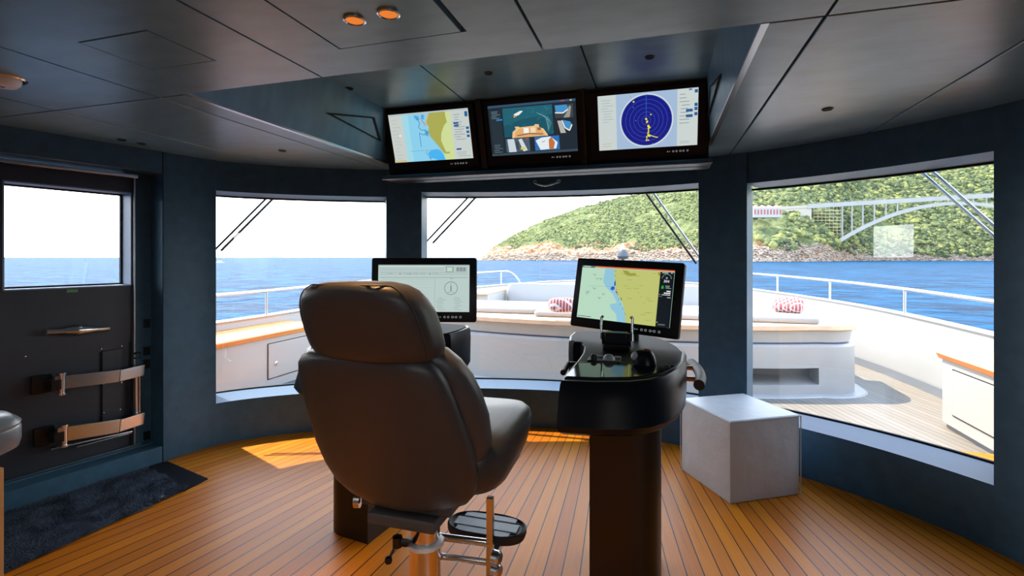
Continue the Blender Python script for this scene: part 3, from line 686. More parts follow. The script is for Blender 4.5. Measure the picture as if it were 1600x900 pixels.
# ================================================================== HELM CONSOLES
CC = Vector((-.135, 2.25, 0))
def top_z(y): return .95 + .055 * max(0, min(1, (y - 1.85) / .9))
def on_top(px, py):
    z = .97
    for _ in range(6):
        p = on_z(px, py, z); z = top_z(p.y)
    return on_z(px, py, z) - CC
TOPPX = [(876, 595), (930, 597.5), (983, 597), (1015, 594), (1040, 588), (1060, 577), (1070, 566), (1072, 552), (1064, 544), (1048, 535), (1028, 528), (1010, 524), (975, 520), (940, 518), (908, 517), (897, 519), (890, 525), (889, 532), (896, 535), (907, 536), (913, 542), (911, 552), (904, 562), (893, 575), (884, 586)]
TOPL = [on_top(*p) for p in TOPPX]
def console(loc, rz, s, label, rng):
    """s = 1 round side to starboard, -1 mirrored"""
    o = empty('helm_console', loc, rz, label=label, cat='console')
    kx = 1.0 if s > 0 else 1.13
    f = lambda p, z=None: Vector((p[0] * s * kx, p[1], p[2] if z is None else z))
    T = [f(p) for p in TOPL]
    c = sum(T, Vector()) / len(T)
    def shrink(k, dz, fl=0, zflat=None):
        out = []
        for p in T:
            q = p.lerp(Vector((c.x, c.y, p.z)), k); y = q.y - fl * max(0, min(1, (.15 - q.y) / .5))
            out.append(Vector((q.x, y, (q.z + dz) if zflat is None else zflat)))
        return out
    m = MB(); m.loft([shrink(.10, 0, .07, .755), shrink(.03, 0, .075, .775), shrink(-.005, 0, .075, .80), shrink(-.012, -.06, .03), shrink(-.005, -.012, .005), shrink(.012, 0, 0), shrink(.035, .0015)])
    m.build('body', CONS, o, smooth=True, world=False, ang=25)
    m = MB(); m.loft([shrink(.05, .001), shrink(.055, .006)]); m.build('top_panel', mat('console_top', (12, 16, 24), .55, spec=.1), o, world=False, bevel=.003)
    # round-backed column down to the floor
    P = [(-.145, -.17), (.03, -.17)] + [(.03 + .115 * math.sin(t), -.055 - .115 * math.cos(t)) for t in [PI / 2 * k / 8 for k in range(1, 9)]] + [(.145, .19), (-.145, .19)]
    m = MB(); m.prism([(x * s, y) for x, y in P], 0.0, .79); m.build('column', COLM, o, smooth=True, world=False, ang=25, bevel=0)
    # glossy strip along the front edge
    STR = [on_top(*p) for p in ((884, 590.5), (930, 592.5), (983, 592), (1012, 589), (1036, 582), (1054, 574), (1000, 571), (905, 568.5))]
    m = MB(); m.poly([f(p) + Z3 * .0075 for p in STR]); m.poly([f(p) + Z3 * .006 for p in reversed(STR)]); g = m.build('glass_strip', GLOSS, o, world=False)
    m = MB()
    for a, b in (((942, 570), (941, 592)), ((983, 571), (982, 592))):
        A, B = f(on_top(*a)), f(on_top(*b)); m.tube([A + Z3 * .008, B + Z3 * .008], .0012, 6)
    A, B = f(on_top(890, 568.5)), f(on_top(1054, 573)); m.tube([A + Z3 * .008, B + Z3 * .008], .0012, 6); m.build('strip_joint', CHROME, g, world=False)
    # two-lever throttle
    b0 = f(on_top(963, 548)); t = o
    m = MB(); m.box(b0.x - .062, b0.y - .03, b0.z, b0.x + .062, b0.y + .08, b0.z + .035)
    m.obox(b0 + Vector((0, .02, .055)), (1, 0, 0), (0, 1, 0), (0, 0, 1), .055, .035, .03); th = m.build('throttle_box', BEZEL, o, world=False, bevel=.01, seg=3)
    m = MB(); m.tube([b0 + Vector((-.066, .02, .05)), b0 + Vector((.066, .02, .05))], .034, 20); m.build('throttle_drum', BEZEL, th, world=False, smooth=True)
    for q in (-1, 1):
        m = MB(); x = q * .072; m.tube([b0 + Vector((x, .02, .045)), b0 + Vector((x, .025, .10)), b0 + Vector((x, .03, .155))], [.007, .006, .007], 10); m.tube([b0 + Vector((x, .03, .15)), b0 + Vector((x * .9, .03, .16))], .007, 10)
        m.build('throttle_lever', CHROME, th, world=False, smooth=True)
    # trackball panel
    b1 = f(on_top(946, 566))
    m = MB(); m.box(b1.x - .075, b1.y - .035, b1.z + .004, b1.x + .065, b1.y + .04, b1.z + .012); tp = m.build('trackball_panel', BEZEL, o, world=False, bevel=.003)
    m = MB()
    for k in (-1, 0, 1): m.box(b1.x + .01 + k * .038 - .015, b1.y + .035, b1.z + .010, b1.x + .01 + k * .038 + .015, b1.y + .055, b1.z + .020)
    m.build('button', GREYPL, tp, world=False, bevel=.004)
    m = MB(); m.lathe([(.027, .0), (.024, .012), (.016, .022), (.006, .026), (0, .027)], b1 + Vector((.015, 0, .010))); m.build('trackball', GREYPL, tp, world=False, smooth=True)
    m = MB(); m.lathe([(.014, 0), (.013, .018), (.004, .024), (0, .024)], b1 + Vector((-.05, .0, .010))); m.build('selector_knob', BEZEL, tp, world=False, smooth=True)
    # joystick dome
    b2 = f(on_top(1007, 570)); rings = []
    for k in range(9):
        q = k / 8; r = .052 * math.cos(q * PI / 2 * .96) ** .6 * .92
        rings.append([b2 + Vector((r * math.cos(t_) * 1.05 - .006 * q * s, r * math.sin(t_) * .9 + .01 * q, .004 + .060 * math.sin(q * PI / 2))) for t_ in [2 * PI * i / 24 for i in range(24)]])
    m = MB(); m.loft(rings); j = m.build('joystick', CONS, o, world=False, smooth=True)
    m = MB(); m.lathe([(.018, 0), (.016, .012), (.01, .016), (0, .017)], b2 + Vector((-.036 * s, -.012, .036)), Vector((-.8 * s, -.3, .5))); m.build('joystick_button', GREYPL, j, world=False, smooth=True)
    m = MB(); m.tube(catmull([b2 + Vector((.0 * s, .0, .066)), b2 + Vector((.022 * s, .012, .060)), b2 + Vector((.034 * s, .015, .046))], 5), .003, 8); m.build('red_ring', mat('red_ring', (190, 40, 40), .4), j, world=False)
    # side grab rail on the round side
    R = lambda y: Vector(((.305 + (.0 if y < .2 else .0)) * s, y, .885))
    m = MB(); pth = catmull([Vector((.292 * s, .40, .885)), Vector((.312 * s, .26, .885)), Vector((.314 * s, .10, .885)), Vector((.296 * s, -.05, .885))], 6); m.tube(pth, .023, 14); gr = m.build('grab_rail', RUBBER, o, world=False, smooth=True)
    for y in (.28, .05):
        m = MB(); m.tube([Vector((.20 * s, y, .885)), Vector((.31 * s, y, .885))], .011, 10); m.build('rail_mount', mat('copper_mount', (190, 140, 110), .25, metal=1), gr, world=False, smooth=True)
    m = MB(); m.tube(catmull([Vector((-.22 * s, .20, .885)), Vector((-.29 * s, .20, .885)), Vector((-.30 * s, .17, .885)), Vector((-.295 * s, .03, .88))], 5), .014, 12); m.build('small_handle', RUBBER, o, world=False, smooth=True)
    return o
cr_ = console(CC, 0, 1, 'right black helm console on a dark column beside the white pouf', 1)
CL = Vector((-1.50, 2.32, 0))
cl_ = console(CL, math.radians(-8), -1, 'left black helm console, mostly hidden behind the helm chair', 0)

def monitor(corn, scr, painter, label, ds, post, post_len, th=.035):
    """free-standing monitor; corn = pixel corners with depths TL, TR, BL"""
    TL, TR, BL = [at_d(px, py, d) for (px, py), d in zip(corn, ds)]
    U = (TR - TL); W = U.length; U.normalize(); V = (BL - TL); V = V - U * V.dot(U); H = V.length; V.normalize(); N = V.cross(U).normalized()
    if N.dot(FW) > 0: N = -N
    o = empty('helm_monitor', (TL + U * W / 2 + V * H) - N * .03, label=label, cat='monitor')
    m = MB(); P = lambda u, v, n_: TL + U * u + V * v + N * n_
    rr = rrect(0, 0, W, H, .012, 3)
    m.loft([[P(u, v, -th) for u, v in rr], [P(u, v, -.002) for u, v in rr], [P(u + (.002 if u < W / 2 else -.002), v + (.002 if v < H / 2 else -.002), 0) for u, v in rr]]); m.build('case', BEZEL, o, smooth=True, ang=50)
    (sx0, sy0), (sx1, sy1) = scr; S = Screen(P(sx0 * W, sy0 * H, .0006), U, V, N, (sx1 - sx0) * W, (sy1 - sy0) * H); painter(S); S.build(o)
    m = MB(); dots_row(m, P(sx1 * W - .17, (sy1 + (1 - sy1) * .5) * H, 0), U, V, N, 1); m.build('button_row', BTN, o)
    m = MB(); a = P(W * post, H * .6, -th - .004); m.obox(a, U, V, N, .05, .05, .006)
    b_ = P(W * post, H * 1.0, -th - .03); m.tube([a - N * .0, a - N * .03, b_, Vector((b_.x, b_.y, post_len))], .016, 10); m.build('stand', BEZEL, o, smooth=True)
    return o
def ecdis(S):
    S.rect(0, 0, 1, 1, (180, 214, 190)); 
    S.poly([(.27, .02), (.40, .02), (.38, .30), (.40, .36), (.45, .55), (.53, .78), (.56, 1), (.46, 1), (.44, .86), (.38, .78), (.36, .70), (.44, .66), (.38, .50), (.32, .42), (.26, .30)], (142, 194, 214))
    S.poly([(.37, .02), (.86, .02), (.86, 1), (.555, 1), (.53, .80), (.50, .66), (.44, .52), (.405, .42), (.39, .30), (.38, .15)], (186, 192, 112))
    S.poly([(.46, .05), (.52, .06), (.55, .10), (.60, .09), (.62, .13), (.56, .15), (.50, .13)], (150, 152, 62)); S.poly([(.83, .05), (.86, .05), (.86, .12), (.84, .10)], (150, 152, 62))
    S.rect(0, 0, 1, .022, (222, 88, 48)); S.rect(.0, .0, .15, .038, (70, 110, 110)); S.rect(.02, .008, .10, .026, (190, 200, 200)); S.rect(.16, .028, 1, .042, (176, 200, 170))
    S.poly([(.385, .28), (.40, .26), (.402, .34), (.39, .35)], (20, 40, 170)); S.poly([(.36, .37), (.39, .36), (.40, .40), (.38, .44), (.35, .42)], (40, 90, 200)); S.poly([(.405, .43), (.43, .46), (.44, .49), (.42, .48)], (190, 40, 40)); S.poly([(.47, .54), (.485, .58), (.49, .62), (.475, .58)], (30, 70, 60))
    rn = random.Random(4)
    for i in range(30):
        a, b = rn.uniform(.42, .80), rn.uniform(.06, .95)
        if a < .42 + b * .18: continue
        S.rect(a, b, a + rn.uniform(.015, .06), b + .005, (126, 138, 92))
    for a, b in ((.155, .17), (.19, .24), (.23, .24), (.09, .53), (.28, .52), (.24, .60), (.10, .50), (.17, .43)):
        S.line([(a - .02, b - .01), (a, b), (a, b + .03)], .0016, (60, 90, 90)); S.line([(a, b), (a + .025, b - .008)], .0014, (60, 90, 90))
    S.line([(.1, .39), (.36, .37)], .001, (110, 150, 150)); S.rect(.01, .965, .17, .975, (40, 60, 60))
    for k in range(10): a = .385 + .017 * k * (k / 9); b = .08 + k * .085; S.disc(a + .005, b, .0022, (60, 70, 110), 8)
    S.rect(.862, .04, 1, 1, (14, 22, 28)); S.rect(.88, .05, .94, .062, (200, 210, 210)); S.rect(.965, .05, .985, .062, (180, 190, 190))
    for k in range(9):
        t = PI * (1.05 + .9 * k / 8) - PI * .0; S.disc(.93 + .022 / S.W * math.cos(t), .155 + .022 / S.H * math.sin(t), .0022, (170, 178, 184), 8)
    S.disc(.93, .145, .005, (150, 158, 164), 10); S.text(.93, .205, '304', .019, (236, 240, 240))
    S.poly([(.885, .30), (.90, .27), (.912, .33), (.885, .34)], (30, 170, 60)); S.dashes(.92, .27, .985, .33, 3, (170, 176, 180), .007); S.rect(.94, .365, .98, .385, (220, 226, 226)); S.rect(.915, .40, .98, .42, (220, 226, 226)); S.rect(.895, .435, .98, .448, (200, 206, 206)); S.disc(.875, .44, .002, (220, 220, 220), 8)
    S.rect(.87, .47, .90, .476, (150, 156, 160)); S.rect(.95, .48, .985, .49, (200, 206, 206)); S.line([(.868, .93), (.88, .92)], .003, (200, 200, 200)); S.dashes(.88, .945, .985, .97, 2, (140, 146, 150), .005)
def conning(S):
    S.rect(0, 0, 1, 1, (182, 200, 196)); S.rect(.0, .0, 1, .015, (120, 134, 136)); S.rect(.02, .03, .72, .045, (206, 220, 214)); S.rect(.02, .06, .72, .14, (176, 192, 190))
    S.rect(.74, .04, .83, .16, (150, 170, 164)); S.rect(.755, .06, .81, .14, (192, 214, 198)); S.rect(.85, .05, .97, .15, (162, 176, 176))
    for k in range(3): S.rect(.86 + .035 * k, .06, .885 + .035 * k, .14, (130, 144, 146))
    S.rect(.02, .165, .98, .172, (130, 144, 146)); S.rect(.02, .205, .98, .210, (120, 134, 136)); S.rect(.02, .27, .98, .277, (120, 134, 136))
    for a in (.24, .35, .57): S.disc(a, .195, .0028, (60, 76, 80), 10)
    for a in (.10, .28, .38, .46, .60): S.rect(a, .186, a + .06, .196, (150, 164, 164))
    S.rect(.62, .29, .625, .97, (158, 176, 170)); S.rect(.04, .31, .60, .315, (160, 176, 172)); S.dashes(.30, .33, .60, .95, 10, (170, 188, 180), .006)
    for a in (.52, .56): S.disc(a, .46, .0035, (170, 214, 176), 10)
    S.ring(.80, .50, .034, .0022, (66, 88, 90)); S.line([(.80, .44), (.80, .57)], .004, (66, 88, 90)); S.line([(.765, .60), (.78, .575), (.79, .60)], .0015, (90, 110, 110)); S.line([(.81, .60), (.82, .575), (.835, .60)], .0015, (90, 110, 110)); S.rect(.79, .29, .82, .30, (120, 134, 136)); S.rect(.79, .40, .81, .41, (120, 134, 136))
    rn = random.Random(6); S.dashes(.64, .68, .76, .97, 7, (120, 138, 138), .006, rn); S.dashes(.82, .68, .94, .97, 7, (120, 138, 138), .006, rn)
m1 = monitor([(903, 403), (1070, 411), (889, 508)], ((.06, .105), (.925, .865)), ecdis, 'monitor on the right console showing a green and blue sea chart', (2.68, 2.36, 2.64), .60, .997)
m2 = monitor([(581, 403), (744.5, 403), (581, 503)], ((.065, .105), (.935, .84)), conning, 'pale grey-green monitor on the left console behind the helm chair', (2.72, 2.70, 2.70), .45, .99)

# ================================================================== HELM CHAIR
HC = Vector((-.80, 1.60, 0))
ch = empty('helm_chair', HC, label='grey leather helm chair on a steel pedestal with headrest', cat='chair')
def yb(z): return 1.46 - .22 * (z - .65) / .45        # the back leans aft as it rises
def shell_rings(rows, dy, depth, wrap, n=3.0, cx=-.80, k=40):
    rings = []
    for z, wd, dep in rows:
        f = lambda p, q, z=z: Vector((p.x, p.y + wrap * abs(q) ** 2.2, p.z))
        rings.append(superring(cx, yb(z) + dy, z, wd, dep * depth, n, k, f))
    return rings
rows = [(.575, .03, .3), (.578, .12, .6), (.588, .185, .8), (.61, .228, .92), (.65, .260, 1), (.72, .280, 1), (.80, .284, 1), (.90, .272, 1), (1.0, .258, 1), (1.06, .247, 1), (1.10, .232, .96), (1.125, .21, .86), (1.14, .18, .7), (1.146, .12, .45), (1.147, .04, .15)]
m = MB(); m.loft(shell_rings(rows, .0, .052, .045, 3.4, -.832)); bk = m.build('backrest', LEATHER, ch, smooth=True, ang=80)
rows2 = [(.70, .03, .3), (.703, .16, .7), (.715, .23, .9), (.75, .272, 1), (.82, .296, 1), (.92, .302, 1), (1.0, .292, 1), (1.06, .274, 1), (1.11, .246, .95), (1.145, .21, .85), (1.162, .16, .65), (1.168, .06, .3)]
m = MB(); m.loft(shell_rings(rows2, .115, .078, .02, 3.0, -.818)); m.build('back_cushion', LEATHER2, ch, smooth=True, ang=80)
# bolster on each side of the cushion
for s in (-1, 1):
    continue
    pts = catmull([(-.80 + s * .245, yb(.72) + .11, .70), (-.80 + s * .268, yb(.80) + .12, .80), (-.80 + s * .272, yb(.92) + .12, .92), (-.80 + s * .262, yb(1.02) + .12, 1.03), (-.80 + s * .225, yb(1.1) + .10, 1.125)], 6)
    k = len(pts); m = MB(); m.tube(pts, [.052 * (1 - .55 * abs(2 * i / (k - 1) - 1) ** 3) for i in range(k)], 16); m.build('side_bolster', LEATHER2, ch, smooth=True, ang=80)
# headrest
hr = [(1.125, .10, .7), (1.128, .165, .85), (1.14, .190, .95), (1.17, .199, 1), (1.22, .199, 1), (1.27, .192, 1), (1.305, .178, .97), (1.33, .158, .9), (1.345, .13, .78), (1.353, .09, .55), (1.356, .03, .2)]
m = MB(); m.loft([superring(-.785, yb(z) + .035, z, w_, .088 * dp, 3.6, 40, lambda p, q: Vector((p.x, p.y + .025 * abs(q) ** 2, p.z))) for z, w_, dp in hr]); hd = m.build('headrest', LEATHER, ch, smooth=True, ang=80)
def seam_pt(z, w_, dp, sgn=1):
    return Vector((-.785 + sgn * w_ * .93, yb(z) + .035 - .088 * dp * .665 + .0215, z))
sp = [seam_pt(z, w_, dp, -1) for z, w_, dp in hr[2:9]]; sp2 = [seam_pt(z, w_, dp, 1) for z, w_, dp in hr[2:9]]
top = [Vector((-.785 + q * .13, yb(1.345) + .035 - .088 * .78 * .80, 1.3475)) for q in (-.7, -.35, 0, .35, .7)]
m = MB(); m.tube(catmull(sp + top + list(reversed(sp2)), 3), .0022, 6); m.build('seam', SEAM, hd)
# seat
SR = [(.600, .16, .5, .20), (.604, .23, .8, .26), (.625, .275, .95, .30), (.66, .296, 1, .34), (.70, .305, 1, .362), (.735, .307, 1, .368), (.762, .300, 1, .36), (.782, .28, .96, .335), (.792, .245, .9, .30), (.796, .17, .8, .22), (.797, .06, .5, .1)]
def bend(p, q):
    yy = (p.y - 1.74) / .33
    return Vector((p.x, p.y, p.z + (.012 * yy if yy > 0 else 0) + (.022 * abs(q) ** 3 if p.z > .7 else 0) + (.05 * yy if (yy > 0 and p.z < .70) else 0)))
m = MB(); m.loft([superring(-.80, 1.782, z, w_, d_ * .885, 4.0, 44, bend) for z, w_, _, d_ in SR]); st = m.build('seat', LEATHER, ch, smooth=True, ang=80)
m = MB()
for s in (-1, 1): m.tube([Vector((-.80 + s * .20, y, .7985 + (.012 * (y - 1.74) / .33 if y > 1.74 else 0) + .009)) for y in [1.50 + .05 * k for k in range(10)]], .0025, 6)
m.tube([Vector((-.80 + x, 1.72, .799 + .022 * (abs(x) / .29) ** 3)) for x in [-.2 + .05 * k for k in range(9)]], .0025, 6)
m.build('seam', SEAM, st)
m = MB(); m.box(-1.0, 1.50, .555, -.66, 1.86, .60); m.box(-.95, 1.46, .515, -.70, 1.80, .555); m.build('seat_mechanism', GREYPL if False else mat('mechanism_grey', (70, 68, 68), .5), ch, bevel=.008)
m = MB(); m.lathe([(0, 0), (.024, 0), (.024, .02), (0, .024)], Vector((-1.0, 1.50, .57)), (-1, -.3, 0)); m.build('adjust_knob', CHROME, ch, smooth=True)
m = MB(); m.lathe([(0, .0), (.17, 0), (.17, .012), (.10, .022), (.062, .05), (.057, .06), (.057, .40), (.052, .40), (.052, .51), (0, .51)], HC, n=36); m.build('pedestal', CHROME, ch, smooth=True)
m = MB(); m.lathe([(.058, 0), (.066, .004), (.066, .018), (.058, .022)], HC + Z3 * .395, n=36); m.build('collar', WHITEPL, ch, smooth=True)
# clamp lever on the left of the post
m = MB(); a = HC + Vector((-.05, -.02, .40)); b = at_d(621, 846, 1.60); c = at_d(607, 875, 1.58); m.tube([a, b + Vector((.03, 0, 0)), b], .012, 10); m.lathe([(0, -.02), (.016, -.016), (.016, .016), (0, .02)], b); m.tube([b, c], .0045, 8); m.lathe([(0, -.013), (.010, -.009), (.013, 0), (.010, .009), (0, .013)], c); m.build('clamp_lever', DARKMET, ch, smooth=True)
# footrest
FZ = .375
m = MB(); fo = []
for i in range(40):
    t = 2 * PI * i / 40; c_, s_ = math.cos(t), math.sin(t)
    fo.append((-.635 + math.copysign(abs(c_) ** .75, c_) * .155, 1.79 + math.copysign(abs(s_) ** .8, s_) * .085))
ins = lambda k: [(-.635 + (x + .635) * k, 1.79 + (y - 1.79) * (k - .02)) for x, y in fo]
fr = empty('footrest', (-.635, 1.79, FZ)); fr.parent = ch; fr.location = Vector((-.635, 1.79, FZ)) - HC
m = MB(); m.loft([[(x, y, FZ - .012) for x, y in ins(.97)], [(x, y, FZ) for x, y in ins(1.0)], [(x, y, FZ + .018) for x, y in ins(1.0)], [(x, y, FZ + .022) for x, y in ins(.95)], [(x, y, FZ + .014) for x, y in ins(.90)]]); m.build('rim', RUBBER, fr, smooth=True)
for y0, y1 in ((1.722, 1.752), (1.764, 1.816), (1.828, 1.858)):
    m = MB()
    yy = y0
    while yy < y1 - .004:
        lim = .125 if abs(yy - 1.79) < .035 else .105; m.box(-.635 - lim, yy, FZ + .012, -.635 + lim, yy + .0045, FZ + .0195); yy += .0065
    m.build('tread_strip', mat('ribbed_tread', (168, 178, 192), .35, spec=.5), fr)
m = MB(); xb = -.575; yb_ = 1.655
m.tube([(-.76, 1.64, .405), (xb, yb_, .405)], .013, 12); m.tube([(-.76, 1.64, .335), (xb, yb_, .335)], .011, 12); m.build('cross_tube', CHROME, ch, smooth=True)
m = MB(); m.box(xb - .011, yb_ - .012, .275, xb + .013, yb_ + .012, .57); m.build('hanger_bar', CHROME, ch, bevel=.003)
m = MB()
for z in (.36, .315): m.lathe([(0, 0), (.024, 0), (.024, .022), (.018, .028), (0, .028)], Vector((xb + .013, yb_, z)), (1, -.2, 0))
m.box(xb + .0, yb_, .352, xb + .02, yb_ + .10, .368); m.build('clamp_knob', CHROME, ch, smooth=True)

# ================================================================== POUF, STOOL, RUGS
c0 = on_z(1141, 789, 0); ang = math.radians(31)
ux = Vector((math.cos(ang), math.sin(ang), 0)); uy = Vector((-math.sin(ang), math.cos(ang), 0)); Lp = .49; Hp = .478
pc = c0 + ux * Lp / 2 + uy * Lp / 2
po = empty('cube_pouf', pc, label='white vinyl cube pouf on the teak floor beside the right console', cat='pouf')
m = MB(); K = 12; vs = []; 
def cubepoint(i, j, k):
    x, y, z = (i / K * 2 - 1), (j / K * 2 - 1), k / K
    b = .010; bx = b * (1 - y * y) * (1 - (2 * z - 1) ** 2); by = b * (1 - x * x) * (1 - (2 * z - 1) ** 2)
    hx = Lp / 2 - .004 + bx; hy = Lp / 2 - .004 + by
    zz = z * Hp + (.008 * (1 - x * x) * (1 - y * y) if k == K else 0)
    w_ = .0022 * noise.noise(Vector((x * 9, y * 9, z * 4)))
    return pc + ux * (x * hx + w_) + uy * (y * hy + w_) + Z3 * zz
idx = {}
for i in range(K + 1):
    for j in range(K + 1):
        for k in range(K + 1):
            if i in (0, K) or j in (0, K) or k in (0, K): idx[i, j, k] = len(m.v); m.v.append(cubepoint(i, j, k))
def quad(a, b, c, d): m.f.append([idx[a], idx[b], idx[c], idx[d]]); m.m.append(0)
for a in range(K):
    for b in range(K):
        for e_ in (0, K):
            quad((a, b, e_), (a + 1, b, e_), (a + 1, b + 1, e_), (a, b + 1, e_)); quad((a, e_, b), (a + 1, e_, b), (a + 1, e_, b + 1), (a, e_, b + 1)); quad((e_, a, b), (e_, a + 1, b), (e_, a + 1, b + 1), (e_, a, b + 1))
m.build('cover', POUF, po, bevel=.007, seg=3)
m = MB(); r = Lp / 2 + .001; cs = [pc + ux * a * r + uy * b * r for a, b in ((-1, -1), (1, -1), (1, 1), (-1, 1))]
m.tube([c + Z3 * (Hp - .006) for c in cs] , .003, 6, close=True)
for c in cs: m.tube([c + Z3 * .004, c + Z3 * (Hp - .006)], .003, 6)
m.build('piping', POUF, po)

# corner stool at the far left edge
sc0 = at_d(-56, 694, 1.75); so = empty('corner_stool', (sc0.x, sc0.y, 0), label='rounded grey leather stool seat on a wooden support at left edge', cat='stool')
zt_ = 1.42 - 1.72 * (657 - 402) / 770; zb_ = 1.42 - 1.66 * (731 - 402) / 770
m = MB(); R0 = .145
m.lathe([(0, zb_ - .0), (R0 - .03, zb_), (R0 - .006, zb_ + .012), (R0, zb_ + .035), (R0, (zb_ + zt_) / 2 + .012), (R0 - .004, (zb_ + zt_) / 2 + .02), (R0, (zb_ + zt_) / 2 + .03), (R0 - .008, zt_ - .03), (R0 - .035, zt_ - .008), (R0 - .08, zt_), (0, zt_)], (sc0.x, sc0.y, 0), n=40); m.build('seat', mat('stool_leather', (120, 124, 132), .3, bump=(350, .1, .002)), so, smooth=True)
w0 = at_d(7, 740, 1.66)
m = MB(); m.box(w0.x - .26, w0.y - .16, 0, w0.x, w0.y, zb_ + .002); m.build('support', mat('pale_wood', (196, 150, 96), .4, var=(6, .12, (1, 1, .1))), so, bevel=.004)

# rugs
rp_ = [on_z(*p, 0) for p in ((232, 733), (292, 766), (-30, 914), (-60, 826))]
rg = empty('shaggy_rug', sum(rp_, Vector()) / 4, label='charcoal shaggy rug on the teak floor in front of the side door', cat='rug')
m = MB(); NX, NY = 26, 60; grid = []
for i in range(NY + 1):
    for j in range(NX + 1):
        a, b = i / NY, j / NX
        p = (rp_[0].lerp(rp_[3], a)).lerp(rp_[1].lerp(rp_[2], a), b)
        ed = min(a * 9, (1 - a) * 9, b * 5, (1 - b) * 5, 1); p.z = .006 + .016 * ed ** .5 + .006 * noise.noise(p * 14)
        p += Vector((noise.noise(p * 9), noise.noise(p * 9 + Vector((5, 5, 5))), 0)) * .006
        grid.append(p)
m.add(grid, [(i * (NX + 1) + j, i * (NX + 1) + j + 1, (i + 1) * (NX + 1) + j + 1, (i + 1) * (NX + 1) + j) for i in range(NY) for j in range(NX)]); pile_base = m.build('backing', RUG, rg, smooth=True, ang=180)
m = MB(); rn = random.Random(11)
for k in range(30000):
    a, b = rn.random(), rn.random(); p = (rp_[0].lerp(rp_[3], a)).lerp(rp_[1].lerp(rp_[2], a), b); ed = min(a * 9, (1 - a) * 9, b * 5, (1 - b) * 5, 1)
    p.z = .004 + .014 * ed ** .5
    lean = Vector((noise.noise(p * 11), noise.noise(p * 11 + Vector((9, 3, 1))), 0)) * .035 + Vector((rn.uniform(-.012, .012), rn.uniform(-.012, .012), rn.uniform(.010, .020)))
    wv = Vector((rn.uniform(-1, 1), rn.uniform(-1, 1), 0)).normalized() * .0022
    m.add([p - wv, p + wv, p + lean], [(0, 1, 2)])
pl = m.build('pile', RUG, rg); pl['kind'] = 'stuff'
mp_ = [on_z(*p, 0) for p in ((236, 727), (262, 722), (325, 749), (288, 768), (225, 740))]
o = empty('door_mat', sum(mp_, Vector()) / 5, label='flat dark mat showing past the end of the shaggy rug', cat='mat')
m = MB(); m.prism([(p.x, p.y) for p in mp_], .0005, .006); m.build('mat_sheet', MATM, o)

# ================================================================== OUTSIDE: FOREDECK
m = MB(); 
side = catmull([(3.05, -3.5, 0), (3.0, 1.0, 0), (2.97, 3, 0), (2.90, 5.4, 0), (2.62, 7.9, 0), (1.78, 10.4, 0), (.62, 12.3, 0), (-.85, 13.4, 0)], 8)
mir = lambda p: Vector((-1.70 - p.x, p.y, p.z))
SB = side; PT = [mir(p) for p in side]
def inside(P, o): return [p + (Vector((-.85, p.y - .3, 0)) - p).normalized() * o for p in P]
m.prism([(p.x, p.y) for p in SB] + [(p.x, p.y) for p in reversed(PT[:-1])], -.12, -.055); dk = m.build('deck', DECKM); tag(dk, kind='structure')
DZ = -.055
def bh(y): return .665 + max(0, (y - 5)) * .018
def bulwark(P, name):
    rings = []
    for p in P:
        c = Vector((-.85, p.y - 1.0, 0)); n = (p - c).normalized() if p.y > 9 else Vector((1 if p.x > -.85 else -1, .08, 0)).normalized()
        h = bh(p.y)
        rings.append([p + Z3 * DZ, p + n * .05 + Z3 * h, p + n * .03 + Z3 * (h + .03), p + n * .20 + Z3 * (h + .03), p + n * .20 + Z3 * (-.9), p + n * .05 - Z3 * .9])
    mb = MB(); mb.loft(rings); o = mb.build(name, GEL, smooth=True, ang=35); tag(o, kind='structure'); return o
bs = bulwark(SB, 'bulwark_right'); bp = bulwark(PT, 'bulwark_left')
m = MB(); IN = [p + Vector((-.012, 0, 0)) for p in SB if 1 < p.y < 9.5]
m.loft([[p + Z3 * DZ, p + Z3 * (DZ + .10), p + Vector((-.01, 0, DZ + .10)), p + Vector((-.01, 0, DZ))] for p in IN]); m.build('foot_shade_strip', GREYG, bs)  # grey strip stands in for the shadow along the bulwark foot
# handrails
def rail(P, name, label, px_posts, zs):
    Q = [p for p in P if 2.5 < p.y < 10.9]; s = 1 if Q[0].x > -.85 else -1
    top = [p + Vector((.10 * s, 0, bh(p.y) + .33)) for p in Q]
    last = top[-1]; d = (top[-1] - top[-2]).normalized()
    top += [last + d * .25 - Z3 * .01, last + d * .45 - Z3 * .09, last + d * .62 - Z3 * .22, last + d * .70 - Z3 * .33]
    o = empty(name, Q[len(Q) // 2] + Z3 * .8, label=label, cat='railing')
    mb = MB(); mb.tube(catmull(top, 2), .021, 12); mb.build('top_rail', STEEL, o, smooth=True)
    q = [pix(p)[0] for p in top]
    for px in px_posts:
        for i in range(len(q) - 1):
            if min(q[i], q[i + 1]) <= px <= max(q[i], q[i + 1]):
                t = (px - q[i]) / (q[i + 1] - q[i]); p = top[i].lerp(top[i + 1], t)
                mb = MB(); mb.tube([p - Z3 * .33, p], .017, 10); mb.lathe([(0, 0), (.035, 0), (.03, .012), (0, .015)], p - Z3 * .318); mb.build('stanchion', STEEL, o, smooth=True); break
rail(SB, 'handrail', 'steel handrail along the right bulwark in the right window', (1130, 1215, 1297, 1414, 1700), 0)
rail(PT, 'handrail', 'steel handrail along the left bulwark ending in a curve', (200, 416, 560, 650, 783), 0)

